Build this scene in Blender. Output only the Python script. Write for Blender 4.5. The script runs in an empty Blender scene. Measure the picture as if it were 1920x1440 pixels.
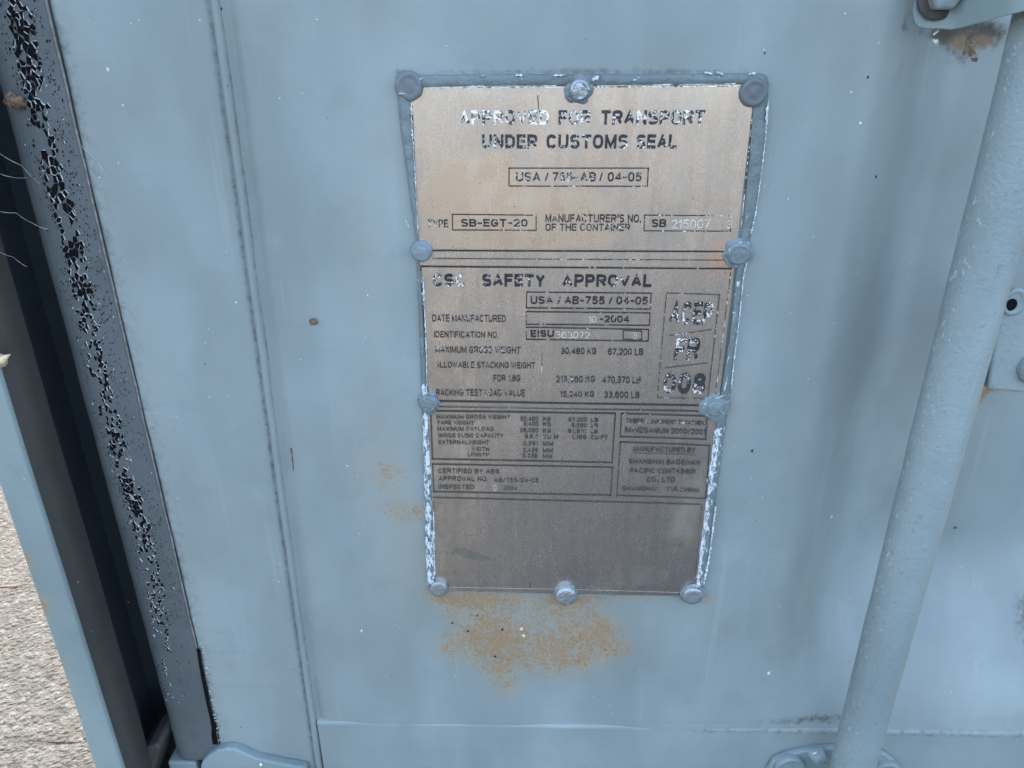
import bpy, math, random
import numpy as np
from mathutils import Vector, Matrix, noise as mnoise

sc = bpy.context.scene
COL = sc.collection
R = math.radians
rng = random.Random(7)

# ------------------------------------------------------------------ camera
FPX = 1443.0
CAM = np.array([-0.0241827, -0.47500258, 0.99080347])
_a, _b, _g = R(25.074), R(1.3627), R(-0.1976)
_Rx = np.array([[1, 0, 0], [0, math.cos(_a), -math.sin(_a)], [0, math.sin(_a), math.cos(_a)]])
_Ry = np.array([[math.cos(_b), 0, math.sin(_b)], [0, 1, 0], [-math.sin(_b), 0, math.cos(_b)]])
_Rz = np.array([[math.cos(_g), -math.sin(_g), 0], [math.sin(_g), math.cos(_g), 0], [0, 0, 1]])
M = _Rz @ _Rx @ _Ry @ np.array([[1, 0, 0], [0, 0, -1], [0, 1, 0]])   # world -> camera (x right, y down, z forward)

cam_d = bpy.data.cameras.new('camera')
cam = bpy.data.objects.new('camera', cam_d)
COL.objects.link(cam)
cam_d.sensor_fit = 'HORIZONTAL'
cam_d.sensor_width = 36.0
cam_d.lens = 36.0 * FPX / 1920.0
cam_d.clip_start = 0.01
cam_d.clip_end = 400
mw = Matrix.Identity(4)
for i in range(3):
    mw[i][0] = M[0][i]; mw[i][1] = -M[1][i]; mw[i][2] = -M[2][i]; mw[i][3] = CAM[i]
cam.matrix_world = mw
sc.camera = cam

# ------------------------------------------------------------------ light
SUN_EL, SUN_AZ = 42.0, -11.0            # azimuth from +Y (behind the container), negative = to the left
w = bpy.data.worlds.new('World'); sc.world = w; w.use_nodes = True
nt = w.node_tree; bg = nt.nodes['Background']
sky = nt.nodes.new('ShaderNodeTexSky'); sky.sky_type = 'NISHITA'; sky.sun_disc = False
sky.sun_elevation = R(SUN_EL); sky.sun_rotation = R(SUN_AZ)
sky.dust_density = 5.0; sky.air_density = 1.0; sky.ozone_density = .6
nt.links.new(sky.outputs[0], bg.inputs['Color']); bg.inputs['Strength'].default_value = 0.15
sl = bpy.data.lights.new('sun', 'SUN'); so = bpy.data.objects.new('sun', sl); COL.objects.link(so)
sl.energy = 1.25; sl.angle = R(11); sl.color = (1.0, 0.90, 0.77)
d = Vector((math.sin(R(SUN_AZ)) * math.cos(R(SUN_EL)), math.cos(R(SUN_AZ)) * math.cos(R(SUN_EL)), math.sin(R(SUN_EL))))
so.rotation_euler = d.to_track_quat('Z', 'Y').to_euler(); so.location = d * 8
sc.view_settings.view_transform = 'Standard'; sc.view_settings.look = 'None'
sc.view_settings.gamma = 1.0; sc.view_settings.use_curve_mapping = False
sc.view_settings.exposure = 2.85
sc.cycles.max_bounces = 6

# ------------------------------------------------------------------ helpers
def at(px, py, Y=0.0):
    """where the line of sight of a photo pixel meets the plane at depth Y"""
    v = M.T @ np.array([(px - 960) / FPX, (py - 720) / FPX, 1.0])
    return CAM + v * ((Y - CAM[1]) / v[1])

def sstep(a, b, x):
    t = np.clip((x - a) / (b - a), 0, 1); return t * t * (3 - 2 * t)

def tag(o, label=None, cat=None, group=None, kind=None):
    if label: o['label'] = label
    if cat: o['category'] = cat
    if group: o['group'] = group
    if kind: o['kind'] = kind
    return o

def empty(name, loc):
    o = bpy.data.objects.new(name, None); o.location = loc; o.empty_display_size = 0.05
    COL.objects.link(o); return o

def root_of(o):
    p = Vector((0, 0, 0))
    while o is not None:
        p += o.location; o = o.parent
    return p

class MB:
    def __init__(s): s.v = []; s.f = []; s.att = {}
    def quad(s, a, b, c, d):
        n = len(s.v); s.v += [tuple(a), tuple(b), tuple(c), tuple(d)]; s.f.append((n, n+1, n+2, n+3))
    def poly(s, pts):
        n = len(s.v); s.v += [tuple(p) for p in pts]; s.f.append(tuple(range(n, n+len(pts))))
    def box(s, lo, hi):
        n = len(s.v)
        s.v += [(x, y, z) for x in (lo[0], hi[0]) for y in (lo[1], hi[1]) for z in (lo[2], hi[2])]
        for f in ((0,1,3,2), (4,6,7,5), (0,4,5,1), (2,3,7,6), (0,2,6,4), (1,5,7,3)): s.f.append(tuple(n+i for i in f))
    def loft(s, A, B, caps=True):
        """closed ring A (front) to closed ring B (back)"""
        n = len(s.v); k = len(A)
        s.v += [tuple(p) for p in A] + [tuple(p) for p in B]
        for i in range(k):
            j = (i+1) % k; s.f.append((n+i, n+j, n+k+j, n+k+i))
        if caps:
            s.f.append(tuple(n+i for i in reversed(range(k)))); s.f.append(tuple(n+k+i for i in range(k)))
    def prism(s, pts, y0, y1):
        """outline of (x, z) points from depth y0 (front) to y1"""
        s.loft([(p[0], y0, p[1]) for p in pts], [(p[0], y1, p[1]) for p in pts])
    def extrude_z(s, pts, z0, z1):
        s.loft([(p[0], p[1], z0) for p in pts], [(p[0], p[1], z1) for p in pts])
    def tube(s, pts, r, n=8, r1=None):
        pts = [Vector(p) for p in pts]; base = len(s.v); m = len(pts)
        for i, p in enumerate(pts):
            t = (pts[min(i+1, m-1)] - pts[max(i-1, 0)]).normalized()
            u = t.orthogonal().normalized()
            if abs(t.z) > .9: u = Vector((1, 0, 0)) - t * t.x; u.normalize()
            w_ = t.cross(u)
            rr = r if r1 is None else r + (r1 - r) * i / (m-1)
            for k in range(n):
                a = 2*math.pi*k/n; s.v.append(tuple(p + (u*math.cos(a) + w_*math.sin(a)) * rr))
        for i in range(m-1):
            for k in range(n):
                k2 = (k+1) % n
                s.f.append((base+i*n+k, base+i*n+k2, base+(i+1)*n+k2, base+(i+1)*n+k))
        s.f.append(tuple(base+k for k in reversed(range(n)))); s.f.append(tuple(base+(m-1)*n+k for k in range(n)))
    def dome(s, c, prof, n=40, jit=0.0, seed=0, tilt=(0, 0), sq=1.0, jr=0.0):
        """lathe about -Y at c; prof = [(radius, height towards the viewer)], outermost first"""
        base = len(s.v); m = len(prof)
        for i, (r, h) in enumerate(prof):
            for k in range(n):
                a = 2*math.pi*k/n
                q = mnoise.noise(Vector((math.cos(a)*1.7+seed, math.sin(a)*1.7, h*300+seed*3.1)))
                q2 = mnoise.noise(Vector((math.cos(a)*r*260+seed*5, math.sin(a)*r*260, seed*2.7)))
                rr = r*(1 + jr*q)
                x, z = rr*math.cos(a), rr*math.sin(a)*sq
                s.v.append((c[0]+x, c[1]-h-jit*q2*(0 if i == 0 else 1)-x*tilt[0]-z*tilt[1], c[2]+z))
        for i in range(m-1):
            for k in range(n):
                k2 = (k+1) % n
                s.f.append((base+i*n+k2, base+i*n+k, base+(i+1)*n+k, base+(i+1)*n+k2))
        s.f.append(tuple(base+(m-1)*n+k for k in range(n)))
    def build(s, name, mat, parent=None, smooth=None, bevel=0.0, seg=2, origin=None, att=None):
        me = bpy.data.meshes.new(name)
        o = bpy.data.objects.new(name, me); COL.objects.link(o)
        if parent is not None:
            o.parent = parent; off = root_of(parent)
        else:
            off = Vector(origin) if origin is not None else Vector((0, 0, 0)); o.location = off
        me.from_pydata([(v[0]-off.x, v[1]-off.y, v[2]-off.z) for v in s.v], [], s.f)
        me.update()
        for k, val in (att or {}).items():
            A = me.attributes.new(k, 'FLOAT', 'POINT'); A.data.foreach_set('value', np.asarray(val, dtype=np.float32))
        me.materials.append(mat)
        if bevel:
            b = o.modifiers.new('bevel', 'BEVEL'); b.width = bevel; b.segments = seg; b.limit_method = 'ANGLE'; b.angle_limit = R(35)
        if smooth is not None:
            me.polygons.foreach_set('use_smooth', [True]*len(me.polygons))
            me.set_sharp_from_angle(angle=R(smooth))
        return o

def fix_normals(o):
    import bmesh
    bm = bmesh.new(); bm.from_mesh(o.data); bmesh.ops.recalc_face_normals(bm, faces=bm.faces); bm.to_mesh(o.data); bm.free()

# ------------------------------------------------------------------ materials
class NM:
    def __init__(s, name):
        s.m = bpy.data.materials.new(name); s.m.use_nodes = True; s.t = s.m.node_tree
        s.b = s.t.nodes['Principled BSDF']; s.tc = s.t.nodes.new('ShaderNodeTexCoord').outputs['Object']
    def n(s, typ, **k):
        o = s.t.nodes.new(typ)
        for a, v in k.items(): setattr(o, a, v)
        return o
    def put(s, sock, v):
        if isinstance(v, bpy.types.NodeSocket): s.t.links.new(v, sock)
        elif isinstance(v, (tuple, list)) and len(v) == 3 and sock.type == 'RGBA': sock.default_value = (*v, 1)
        else: sock.default_value = v
    def noise(s, scale, detail=3, rough=0.55, stretch=None, off=(0, 0, 0), rot=(0, 0, 0), dist=0.0):
        o = s.n('ShaderNodeTexNoise'); o.inputs['Scale'].default_value = scale; o.inputs['Detail'].default_value = detail
        o.inputs['Roughness'].default_value = rough; o.inputs['Distortion'].default_value = dist
        mp = s.n('ShaderNodeMapping'); s.t.links.new(s.tc, mp.inputs[0]); mp.inputs['Location'].default_value = off
        mp.inputs['Rotation'].default_value = rot
        if stretch: mp.inputs['Scale'].default_value = stretch
        s.t.links.new(mp.outputs[0], o.inputs['Vector']); return o.outputs[0]
    def voro(s, scale, feature='F1', stretch=None, rnd=1.0):
        o = s.n('ShaderNodeTexVoronoi', feature=feature); o.inputs['Scale'].default_value = scale; o.inputs['Randomness'].default_value = rnd
        mp = s.n('ShaderNodeMapping'); s.t.links.new(s.tc, mp.inputs[0])
        if stretch: mp.inputs['Scale'].default_value = stretch
        s.t.links.new(mp.outputs[0], o.inputs['Vector']); return o
    def math(s, op, a, b=0.0, c=0.0):
        o = s.n('ShaderNodeMath', operation=op); s.put(o.inputs[0], a); s.put(o.inputs[1], b); s.put(o.inputs[2], c); return o.outputs[0]
    def ramp(s, x, lo, hi, a=0.0, b=1.0):
        o = s.n('ShaderNodeMapRange', interpolation_type='SMOOTHSTEP'); s.put(o.inputs[0], x)
        for i, v in zip((1, 2, 3, 4), (lo, hi, a, b)): o.inputs[i].default_value = v
        return o.outputs[0]
    def mix(s, f, a, b):
        o = s.n('ShaderNodeMix', data_type='RGBA'); s.put(o.inputs[0], f); s.put(o.inputs[6], a); s.put(o.inputs[7], b); return o.outputs[2]
    def fmix(s, f, a, b):
        o = s.n('ShaderNodeMix', data_type='FLOAT'); s.put(o.inputs[0], f); s.put(o.inputs[2], a); s.put(o.inputs[3], b); return o.outputs[0]
    def attr(s, name):
        o = s.n('ShaderNodeAttribute'); o.attribute_name = name; return o.outputs['Fac']
    def bump(s, h, dist, strength=1.0, prev=None):
        o = s.n('ShaderNodeBump'); s.put(o.inputs['Height'], h); o.inputs['Distance'].default_value = dist; o.inputs['Strength'].default_value = strength
        if prev is not None: s.t.links.new(prev, o.inputs['Normal'])
        return o.outputs[0]
    def out(s, col=None, rough=None, metal=None, normal=None, spec=None):
        for k, v in (('Base Color', col), ('Roughness', rough), ('Metallic', metal), ('Normal', normal), ('Specular IOR Level', spec)):
            if v is not None: s.put(s.b.inputs[k], v)
        return s.m

RUST = (0.30, 0.13, 0.035); RUSTD = (0.10, 0.045, 0.02)

def paint(name, base, rough=0.42, masks=False, chips=0.0, dirt=0.25, peel=1.0):
    m = NM(name)
    big = m.noise(9, 3, stretch=(1, 1, 0.45)); med = m.noise(45, 4); fine = m.noise(900, 2)
    dk = tuple(c*0.80 for c in base); lt = (base[0]*1.07, base[1]*1.06, base[2]*1.06)
    col = m.mix(m.ramp(big, .3, .7), dk, lt)
    col = m.mix(m.math('MULTIPLY', m.ramp(med, .5, .75), dirt), col, (base[0]*.72, base[1]*.72, base[2]*.70))
    # rubbed, chalky patches
    ch = m.ramp(m.noise(22, 5, .65, stretch=(1, 1, .6), off=(3, 0, 1)), .56, .72)
    col = m.mix(m.math('MULTIPLY', ch, .22), col, (base[0]*1.25, base[1]*1.22, base[2]*1.2))
    # horizontal wipe marks, thin vertical runs and hair scratches
    wipe = m.ramp(m.noise(16, 4, .6, stretch=(.35, 1, 4.5), rot=(0, R(8), 0), off=(9, 2, 4)), .55, .70)
    col = m.mix(m.math('MULTIPLY', wipe, .16), col, (base[0]*.74, base[1]*.76, base[2]*.80))
    runs = m.ramp(m.noise(30, 3, .6, stretch=(3.0, 1, .12), off=(1, 5, 2)), .60, .72)
    col = m.mix(m.math('MULTIPLY', runs, .22), col, (min(1, base[0]*1.35), min(1, base[1]*1.28), min(1, base[2]*1.25)))
    smu = m.ramp(m.noise(38, 5, .7, off=(8, 1, 6)), .60, .72)
    col = m.mix(m.math('MULTIPLY', smu, .35*min(1, dirt*2)), col, (base[0]*.66, base[1]*.66, base[2]*.66))
    # specks of dust
    v = m.voro(160); sp = m.ramp(v.outputs['Distance'], .10, .04)
    sepn = m.n('ShaderNodeSeparateColor'); m.t.links.new(v.outputs['Color'], sepn.inputs[0])
    col = m.mix(m.math('MULTIPLY', sp, m.ramp(sepn.outputs[0], .985, .99)), col, (.06, .055, .05))
    col = m.mix(m.math('MULTIPLY', sp, m.ramp(sepn.outputs[1], .972, .975)), col, (.62, .60, .55))
    rr = m.fmix(ch, rough, rough+.15)
    if masks:
        gr = m.attr('grime_shade')
        gcol = m.ramp(m.math('ADD', gr, m.math('MULTIPLY', m.math('SUBTRACT', m.noise(170, 5, .7), .5), m.math('MULTIPLY', m.ramp(gr, 0, .3), 1.5))), .12, .95)
        col = m.mix(gcol, col, (.055, .045, .036))
        ol = m.attr('olive'); col = m.mix(m.math('MULTIPLY', ol, m.ramp(m.noise(70, 4, .6, off=(5, 1, 2)), .2, .75)), col, (.31, .285, .22))
        ru = m.attr('rust')
        halo = m.math('MULTIPLY', m.ramp(ru, .0, .7), m.ramp(m.noise(60, 4, .7), .2, .8))
        col = m.mix(m.math('MULTIPLY', halo, .62), col, (.37, .27, .15))
        nn = m.math('ADD', m.noise(520, 3, .75, stretch=(1, 1, .8)), m.math('MULTIPLY', m.noise(85, 3, .6), .45))
        grain = m.ramp(m.math('ADD', m.math('MULTIPLY', nn, .8), m.math('MULTIPLY', ru, .26)), .70, .88)
        grain = m.math('MULTIPLY', grain, m.ramp(ru, .06, .26))
        rc = m.mix(m.ramp(m.noise(300, 3), .35, .65), (.21, .115, .05), (.43, .225, .075))
        rc = m.mix(m.ramp(m.noise(34, 2), .5, .66), (.30, .175, .075), rc)
        col = m.mix(m.math('MULTIPLY', grain, .80), col, rc)
        rr = m.fmix(grain, rr, .85)
    if chips:
        a = m.attr('chip')
        cn = m.math('ADD', m.noise(300, 5, .68, stretch=(1.6, 1, .6), dist=.6), m.math('MULTIPLY', a, .27))
        ck = m.ramp(cn, .735, .775)
        col = m.mix(m.math('MULTIPLY', ck, chips), col, (.66, .70, .71))
        dn = m.math('MULTIPLY', m.ramp(m.noise(240, 4, .7, off=(2, 7, 1)), .60, .68), .7*chips)
        col = m.mix(dn, col, (.07, .065, .06))
    nb = m.bump(m.noise(380, 3, .6), .00008*peel, 1.0)
    nb = m.bump(m.noise(60, 3, .5, off=(1, 2, 3)), .0007*peel, .35, nb)
    if chips: nb = m.bump(m.noise(420, 3, .65), .0007, .9, nb)
    return m.out(col, rr, 0.0, nb, .4)

BLUE = (.274, .316, .300)
M_DOOR = paint('weathered_door_paint', BLUE, .40, masks=True)
M_STEEL = paint('grey_blue_paint', (.24, .30, .29), .42)
M_ROD = paint('bar_paint', (.262, .318, .312), .45, masks=True, chips=.38)
M_POST = paint('post_paint', (.235, .285, .268), .45, masks=True)
M_RIM = paint('chipped_rim_paint', (.17, .205, .20), .40, chips=.95, dirt=.6, peel=1.5)
M_RIVET = paint('rivet_paint', (.20, .24, .245), .26, chips=.85, dirt=.9, peel=1.2)
M_RIVETD = paint('dark_rivet_paint', (.15, .17, .175), .38, dirt=.5, peel=1.2)
M_ALU = paint('bare_rivet', (.40, .43, .44), .28, chips=.7, dirt=.9)
M_ALU.node_tree.nodes['Principled BSDF'].inputs['Metallic'].default_value = .65
M_SHADE = paint('dark_shade_paint', (.070, .064, .054), .65, dirt=.6)  # shade on the post's side face put into the paint colour
M_DEEP = paint('gap_shade_paint', (.055, .068, .074), .7, dirt=.5)  # darkness of the gap behind the post put into the paint colour

def flat(name, col, rough=.6, metal=0.0, var=.25, scale=200, bump=.0002):
    m = NM(name); n = m.noise(scale, 4, .6)
    c = m.mix(m.ramp(n, .3, .7), tuple(x*(1-var) for x in col), tuple(min(1, x*(1+var)) for x in col))
    return m.out(c, rough, metal, m.bump(m.noise(scale*2, 3), bump, 1))
M_BLACK = flat('black_rubber', (.006, .006, .0065), .85)
M_BLACK.node_tree.nodes['Principled BSDF'].inputs['Specular IOR Level'].default_value = .08
M_FLAKE = flat('curled_paint', (.50, .49, .455), .4, var=.35, scale=500)
M_CHIP = flat('white_paint_edge', (.56, .59, .60), .35, var=.45, scale=420)
M_WEB = flat('web_silk', (.55, .52, .46), .8)
M_LEAF = flat('dry_leaf', (.30, .24, .17), .8, var=.45, scale=350, bump=.0006)
M_SHELL = flat('shell', (.62, .46, .28), .5, var=.35, scale=300)
M_BROWN = flat('brown_debris', (.16, .10, .055), .8, var=.5, scale=400, bump=.0008)
M_PALEBIT = flat('pale_bit', (.68, .64, .54), .6, var=.2)
M_STRIP = flat('dirty_retainer', (.20, .18, .155), .6, var=.35, scale=180)
M_BLACKBIT = flat('black_speck', (.01, .01, .01), .5)

def gasket_mat():
    m = NM('painted_rubber')
    big = m.noise(14, 3); n2 = m.noise(90, 4, .65)
    c = m.mix(m.ramp(big, .3, .7), (.092, .103, .100), (.120, .130, .126))
    c = m.mix(m.math('MULTIPLY', m.ramp(n2, .5, .75), .35), c, (.06, .062, .063))
    # hairline cracks, only where the coat is crazed
    a = m.attr('crazed')
    v = m.voro(330, 'DISTANCE_TO_EDGE', stretch=(1, 1, .7))
    ck = m.math('MULTIPLY', m.ramp(v.outputs['Distance'], .075, .02), m.ramp(m.math('ADD', a, m.math('MULTIPLY', m.noise(110, 3), .8)), .95, 1.2))
    ck = m.math('MULTIPLY', ck, .0); c = m.mix(ck, c, (.012, .012, .012))
    nb = m.bump(m.noise(500, 3), .0002, .7); nb = m.bump(m.math('SUBTRACT', 1.0, ck), .0006, 1, nb)
    return m.out(c, .55, 0, nb, .35)
M_GASKET = gasket_mat()

def plate_mat():
    m = NM('tarnished_steel_plate')
    st = m.noise(30, 4, .6, stretch=(6, 6, .5)); mot = m.noise(42, 5, .68, stretch=(1.3, 1, .8)); fine = m.noise(900, 2, .6)
    c = m.mix(m.ramp(mot, .3, .7), (.56, .50, .43), (.88, .79, .70))
    c = m.mix(m.math('MULTIPLY', m.ramp(st, .42, .7), .5), c, (.57, .53, .48))
    c = m.mix(m.math('MULTIPLY', m.ramp(fine, .3, .8), .25), c, (.34, .31, .27))
    # bright, rubbed-back patches with drips (wear, plus warm reflection put into the colour)
    wn = m.math('ADD', m.attr('bare_sheen'), m.math('MULTIPLY', m.math('SUBTRACT', m.noise(75, 5, .75, stretch=(1.5, 1, .7)), .5), 1.1))
    c = m.mix(m.math('MULTIPLY', m.ramp(wn, .25, .85), .60), c, (.80, .66, .50))
    cp = m.math('MULTIPLY', m.attr('copper_sheen'), m.ramp(m.noise(60, 3), .2, .7)); c = m.mix(cp, c, (.84, .56, .43))  # reddish metal tone plus a pink sheen put into the colour
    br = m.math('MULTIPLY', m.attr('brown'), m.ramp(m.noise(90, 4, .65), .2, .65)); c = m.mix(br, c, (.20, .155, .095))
    sm = m.math('MULTIPLY', m.ramp(m.math('ADD', m.attr('smear'), m.math('MULTIPLY', m.math('SUBTRACT', m.noise(110, 4, .7), .5), 1.1)), .42, .62), m.ramp(m.attr('smear'), .05, .3)); c = m.mix(m.math('MULTIPLY', sm, .7), c, (.15, .14, .11))
    v = m.voro(240); sepn = m.n('ShaderNodeSeparateColor'); m.t.links.new(v.outputs['Color'], sepn.inputs[0])
    dot = m.math('MULTIPLY', m.ramp(v.outputs['Distance'], .14, .06), m.ramp(sepn.outputs[0], .955, .96)); c = m.mix(m.math('MULTIPLY', dot, .8), c, (.09, .075, .06))
    r = m.fmix(m.ramp(mot, .3, .7), .35, .21)
    r = m.fmix(br, r, .5); r = m.fmix(sm, r, .6)
    met = m.fmix(m.ramp(br, 0, 1), .95, .5)
    nb = m.bump(m.noise(600, 2, .6, stretch=(3, 1, .6)), .00001, 1); nb = m.bump(m.noise(16, 2), .0012, .35, nb)
    return m.out(c, r, met, nb)
M_PLATE = plate_mat()

def ink_mat():
    m = NM('worn_black_print')
    n = m.math('ADD', m.noise(720, 3, .65), m.math('MULTIPLY', m.math('SUBTRACT', m.noise(85, 2), .5), .62))
    k = m.ramp(m.math('ADD', n, m.attr('wear')), .648, .70)
    pale = m.ramp(m.noise(500, 2, .6, off=(4, 4, 4)), .36, .5)
    bare_sheen = m.mix(pale, (.34, .30, .25), (.92, .89, .83))  # worn flecks, with relief glints put into their pale tone
    ink = m.mix(m.attr('fade'), (.020, .019, .022), (.085, .075, .062)); c = m.mix(k, ink, bare_sheen)
    return m.out(c, m.fmix(k, .45, .38), m.fmix(k, 0.0, .35), None)
M_INK = ink_mat()
M_STAMP = flat('stamped_groove', (.84, .78, .68), .3, .5, var=.2, scale=500)

def ground_mat():
    m = NM('rough_concrete')
    big = m.noise(2.2, 4); med = m.noise(28, 4, .65); fine = m.noise(160, 3, .65)
    v = m.voro(105); v2 = m.voro(240)
    c = m.mix(m.ramp(med, .3, .7), (.042, .045, .045), (.080, .084, .083))
    c = m.mix(m.ramp(big, .35, .7), c, m.mix(.5, c, (.065, .064, .060)))
    sepn = m.n('ShaderNodeSeparateColor'); m.t.links.new(v.outputs['Color'], sepn.inputs[0])
    c = m.mix(m.math('MULTIPLY', m.ramp(sepn.outputs[0], .72, .8), .35), c, (.14, .14, .137))
    c = m.mix(m.math('MULTIPLY', m.ramp(sepn.outputs[1], .80, .85), .5), c, (.045, .040, .033))
    c = m.mix(m.math('MULTIPLY', m.ramp(fine, .55, .68), .65), c, (.045, .040, .034))
    pit = m.ramp(m.noise(26, 3, .6, stretch=(1, 2.2, 1), off=(3, 3, 0)), .63, .70)
    c = m.mix(m.math('MULTIPLY', pit, .75), c, (.062, .042, .026))
    # raked score lines
    st = m.ramp(m.noise(22, 2, .5, stretch=(.18, 2.2, 1), rot=(0, 0, R(-32)), off=(1.3, 0, 0)), .60, .67)
    st = m.math('MULTIPLY', st, m.ramp(m.noise(3.0, 2, off=(7, 2, 0)), .45, .6))
    c = m.mix(m.math('MULTIPLY', st, .8), c, (.035, .026, .02))
    h = m.math('ADD', m.math('MULTIPLY', m.ramp(v.outputs['Distance'], .7, .0), .6), m.math('MULTIPLY', m.ramp(v2.outputs['Distance'], .6, .0), .25))
    h = m.math('ADD', h, m.math('MULTIPLY', fine, .5)); h = m.math('SUBTRACT', h, m.math('MULTIPLY', m.math('ADD', pit, st), .8))
    return m.out(c, .85, 0, m.bump(h, .006, .8), .2)
M_GROUND = ground_mat()

# ------------------------------------------------------------------ setting
g = MB(); g.quad((-150, -150, 0), (150, -150, 0), (150, 150, 0), (-150, 150, 0))
tag(g.build('ground', M_GROUND), kind='structure')

# ------------------------------------------------------------------ container shell
ROOT = (-.40, .10, 0)
box_t = empty('shipping_container', ROOT)
tag(box_t, 'grey-blue steel shipping container whose pale corner post stands left of the door, concrete behind it', 'container')
def grid_from(xs, zs, fy, name, mat, parent, atts=None, smooth=60):
    xs = np.asarray(xs); zs = np.asarray(zs); X, Z = np.meshgrid(xs, zs); Y = fy(X, Z)
    b = MB(); b.v = list(zip(X.ravel(), Y.ravel(), Z.ravel())); nx = len(xs)
    for j in range(len(zs)-1):
        for i in range(nx-1): b.f.append((j*nx+i, j*nx+i+1, (j+1)*nx+i+1, (j+1)*nx+i))
    A = {k: f(X, Z).ravel() for k, f in (atts or {}).items()}
    return b.build(name, mat, parent, smooth=smooth, att=A)

def blobs_px(lst, Y=0.0):
    """soft patches given as (px, py, rx px, ry px, weight) on the plane at depth Y -> function of X, Z"""
    L = []
    for px, py, rx, ry, wt in lst:
        c = at(px, py, Y); e = at(px+rx, py, Y); f = at(px, py-ry, Y); L.append((c[0], c[2], abs(e[0]-c[0]), abs(f[2]-c[2]), wt))
    def fn(X, Z):
        s = np.zeros_like(X)
        for cx, cz, rx, rz, wt in L: s = s + wt*np.exp(-(((X-cx)/rx)**2 + ((Z-cz)/rz)**2))
        return np.clip(s, 0, 1)
    return fn
zero = lambda X, Z: np.zeros_like(X)

ZB, ZT = .12, 2.62
# corner post: front flange and stepped side face, a fine grid down its length so that wear can sit on it
prof = [(-.3731, .02), (-.3740, -.044), (-.3733, -.0488), (-.3720, -.0500), (-.3705, -.0500), (-.362, -.0500), (-.3520, -.0500), (-.3513, -.0498), (-.3508, -.0492), (-.3503, -.047),
        (-.3503, -.0385), (-.3497, -.0370), (-.3497, -.024), (-.3503, -.0225), (-.3503, -.0145), (-.3510, -.013), (-.3600, -.0125), (-.3900, -.010), (-.3900, .060), (-.3000, .060), (-.3000, .085), (-.3850, .085), (-.3850, .02)]
zs = np.concatenate([np.arange(ZB, .36, .05), np.arange(.36, 1.06, .006), np.arange(1.1, ZT, .06), [ZT]])
b = MB(); k = len(prof)
for z in zs:
    for (x, y) in prof:
        wv = .0005*mnoise.noise(Vector((x*20, y*20, z*9)))
        b.v.append((x+wv, y+wv, z))
for j in range(len(zs)-1):
    for i in range(k):
        i2 = (i+1) % k; b.f.append((j*k+i, j*k+i2, (j+1)*k+i2, (j+1)*k+i))
b.f.append(tuple(reversed(range(k)))); b.f.append(tuple((len(zs)-1)*k+i for i in range(k)))
V = np.array(b.v)
edge = 1.4*np.exp(-((V[:, 0]+.3720)/.0018)**2)*(V[:, 1] < -.03)
rz = np.array([max(0, mnoise.noise(Vector((0, 3.3, z*38)))) for z in V[:, 2]])
side = (np.abs(V[:, 0]+.350) < .0010)*(V[:, 1] > -.0475)+(V[:, 1] > -.0135)*(V[:, 0] < -.3505)*.9
post = b.build('corner_post', M_POST, box_t, smooth=50, att={'rust': np.clip(edge*rz*2.2, 0, 1), 'grime_shade': side*0, 'olive': side*0})
fix_normals(post)
post.data.materials.append(M_SHADE); post.data.materials.append(M_DEEP)
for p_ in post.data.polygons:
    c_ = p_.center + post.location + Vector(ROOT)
    if (c_.x > -.3512 and c_.y > -.0478) or c_.y > -.0137 and c_.x > -.3905: p_.material_index = 2 if c_.y > -.0137 else 1  # faces turned to the gap get the shade-coloured paints
# rolled lug of the hinge welded to the post
b = MB()
pts = [at(*p, -.012) for p in ((238, 1470), (248, 1440), (262, 1411), (280, 1394), (296, 1389), (305, 1394), (300, 1410), (291, 1440), (285, 1470))]
b.prism([(p[0], p[2]) for p in pts], -.016, .02)
b.build('hinge_lug', M_SHADE, box_t, bevel=.003, seg=3)
b = MB(); b.box((-.395, .085, ZB), (-.380, 6.0, ZT)); b.build('side_wall', M_STEEL, box_t)
b = MB(); b.box((-.395, .02, ZT), (2.04, 6.0, ZT+.03)); b.build('roof', M_STEEL, box_t)
b = MB(); b.box((2.00, .085, ZB), (2.04, 5.98, ZT)); b.build('side_wall', M_STEEL, box_t)
b = MB(); b.box((-.379, 5.95, ZB), (1.999, 5.98, ZT)); b.build('end_wall', M_STEEL, box_t)
b = MB(); b.box((-.379, .10, ZB), (1.999, 5.94, ZB+.05)); b.build('floor_frame', M_STEEL, box_t)
b = MB(); b.box((-.299, .045, 2.43), (2.04, .10, ZT-.001)); b.build('door_header', M_STEEL, box_t)
b = MB(); b.box((.93, .01, .17), (2.04, .05, 2.42)); b.build('second_door', M_STEEL, box_t)

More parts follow.
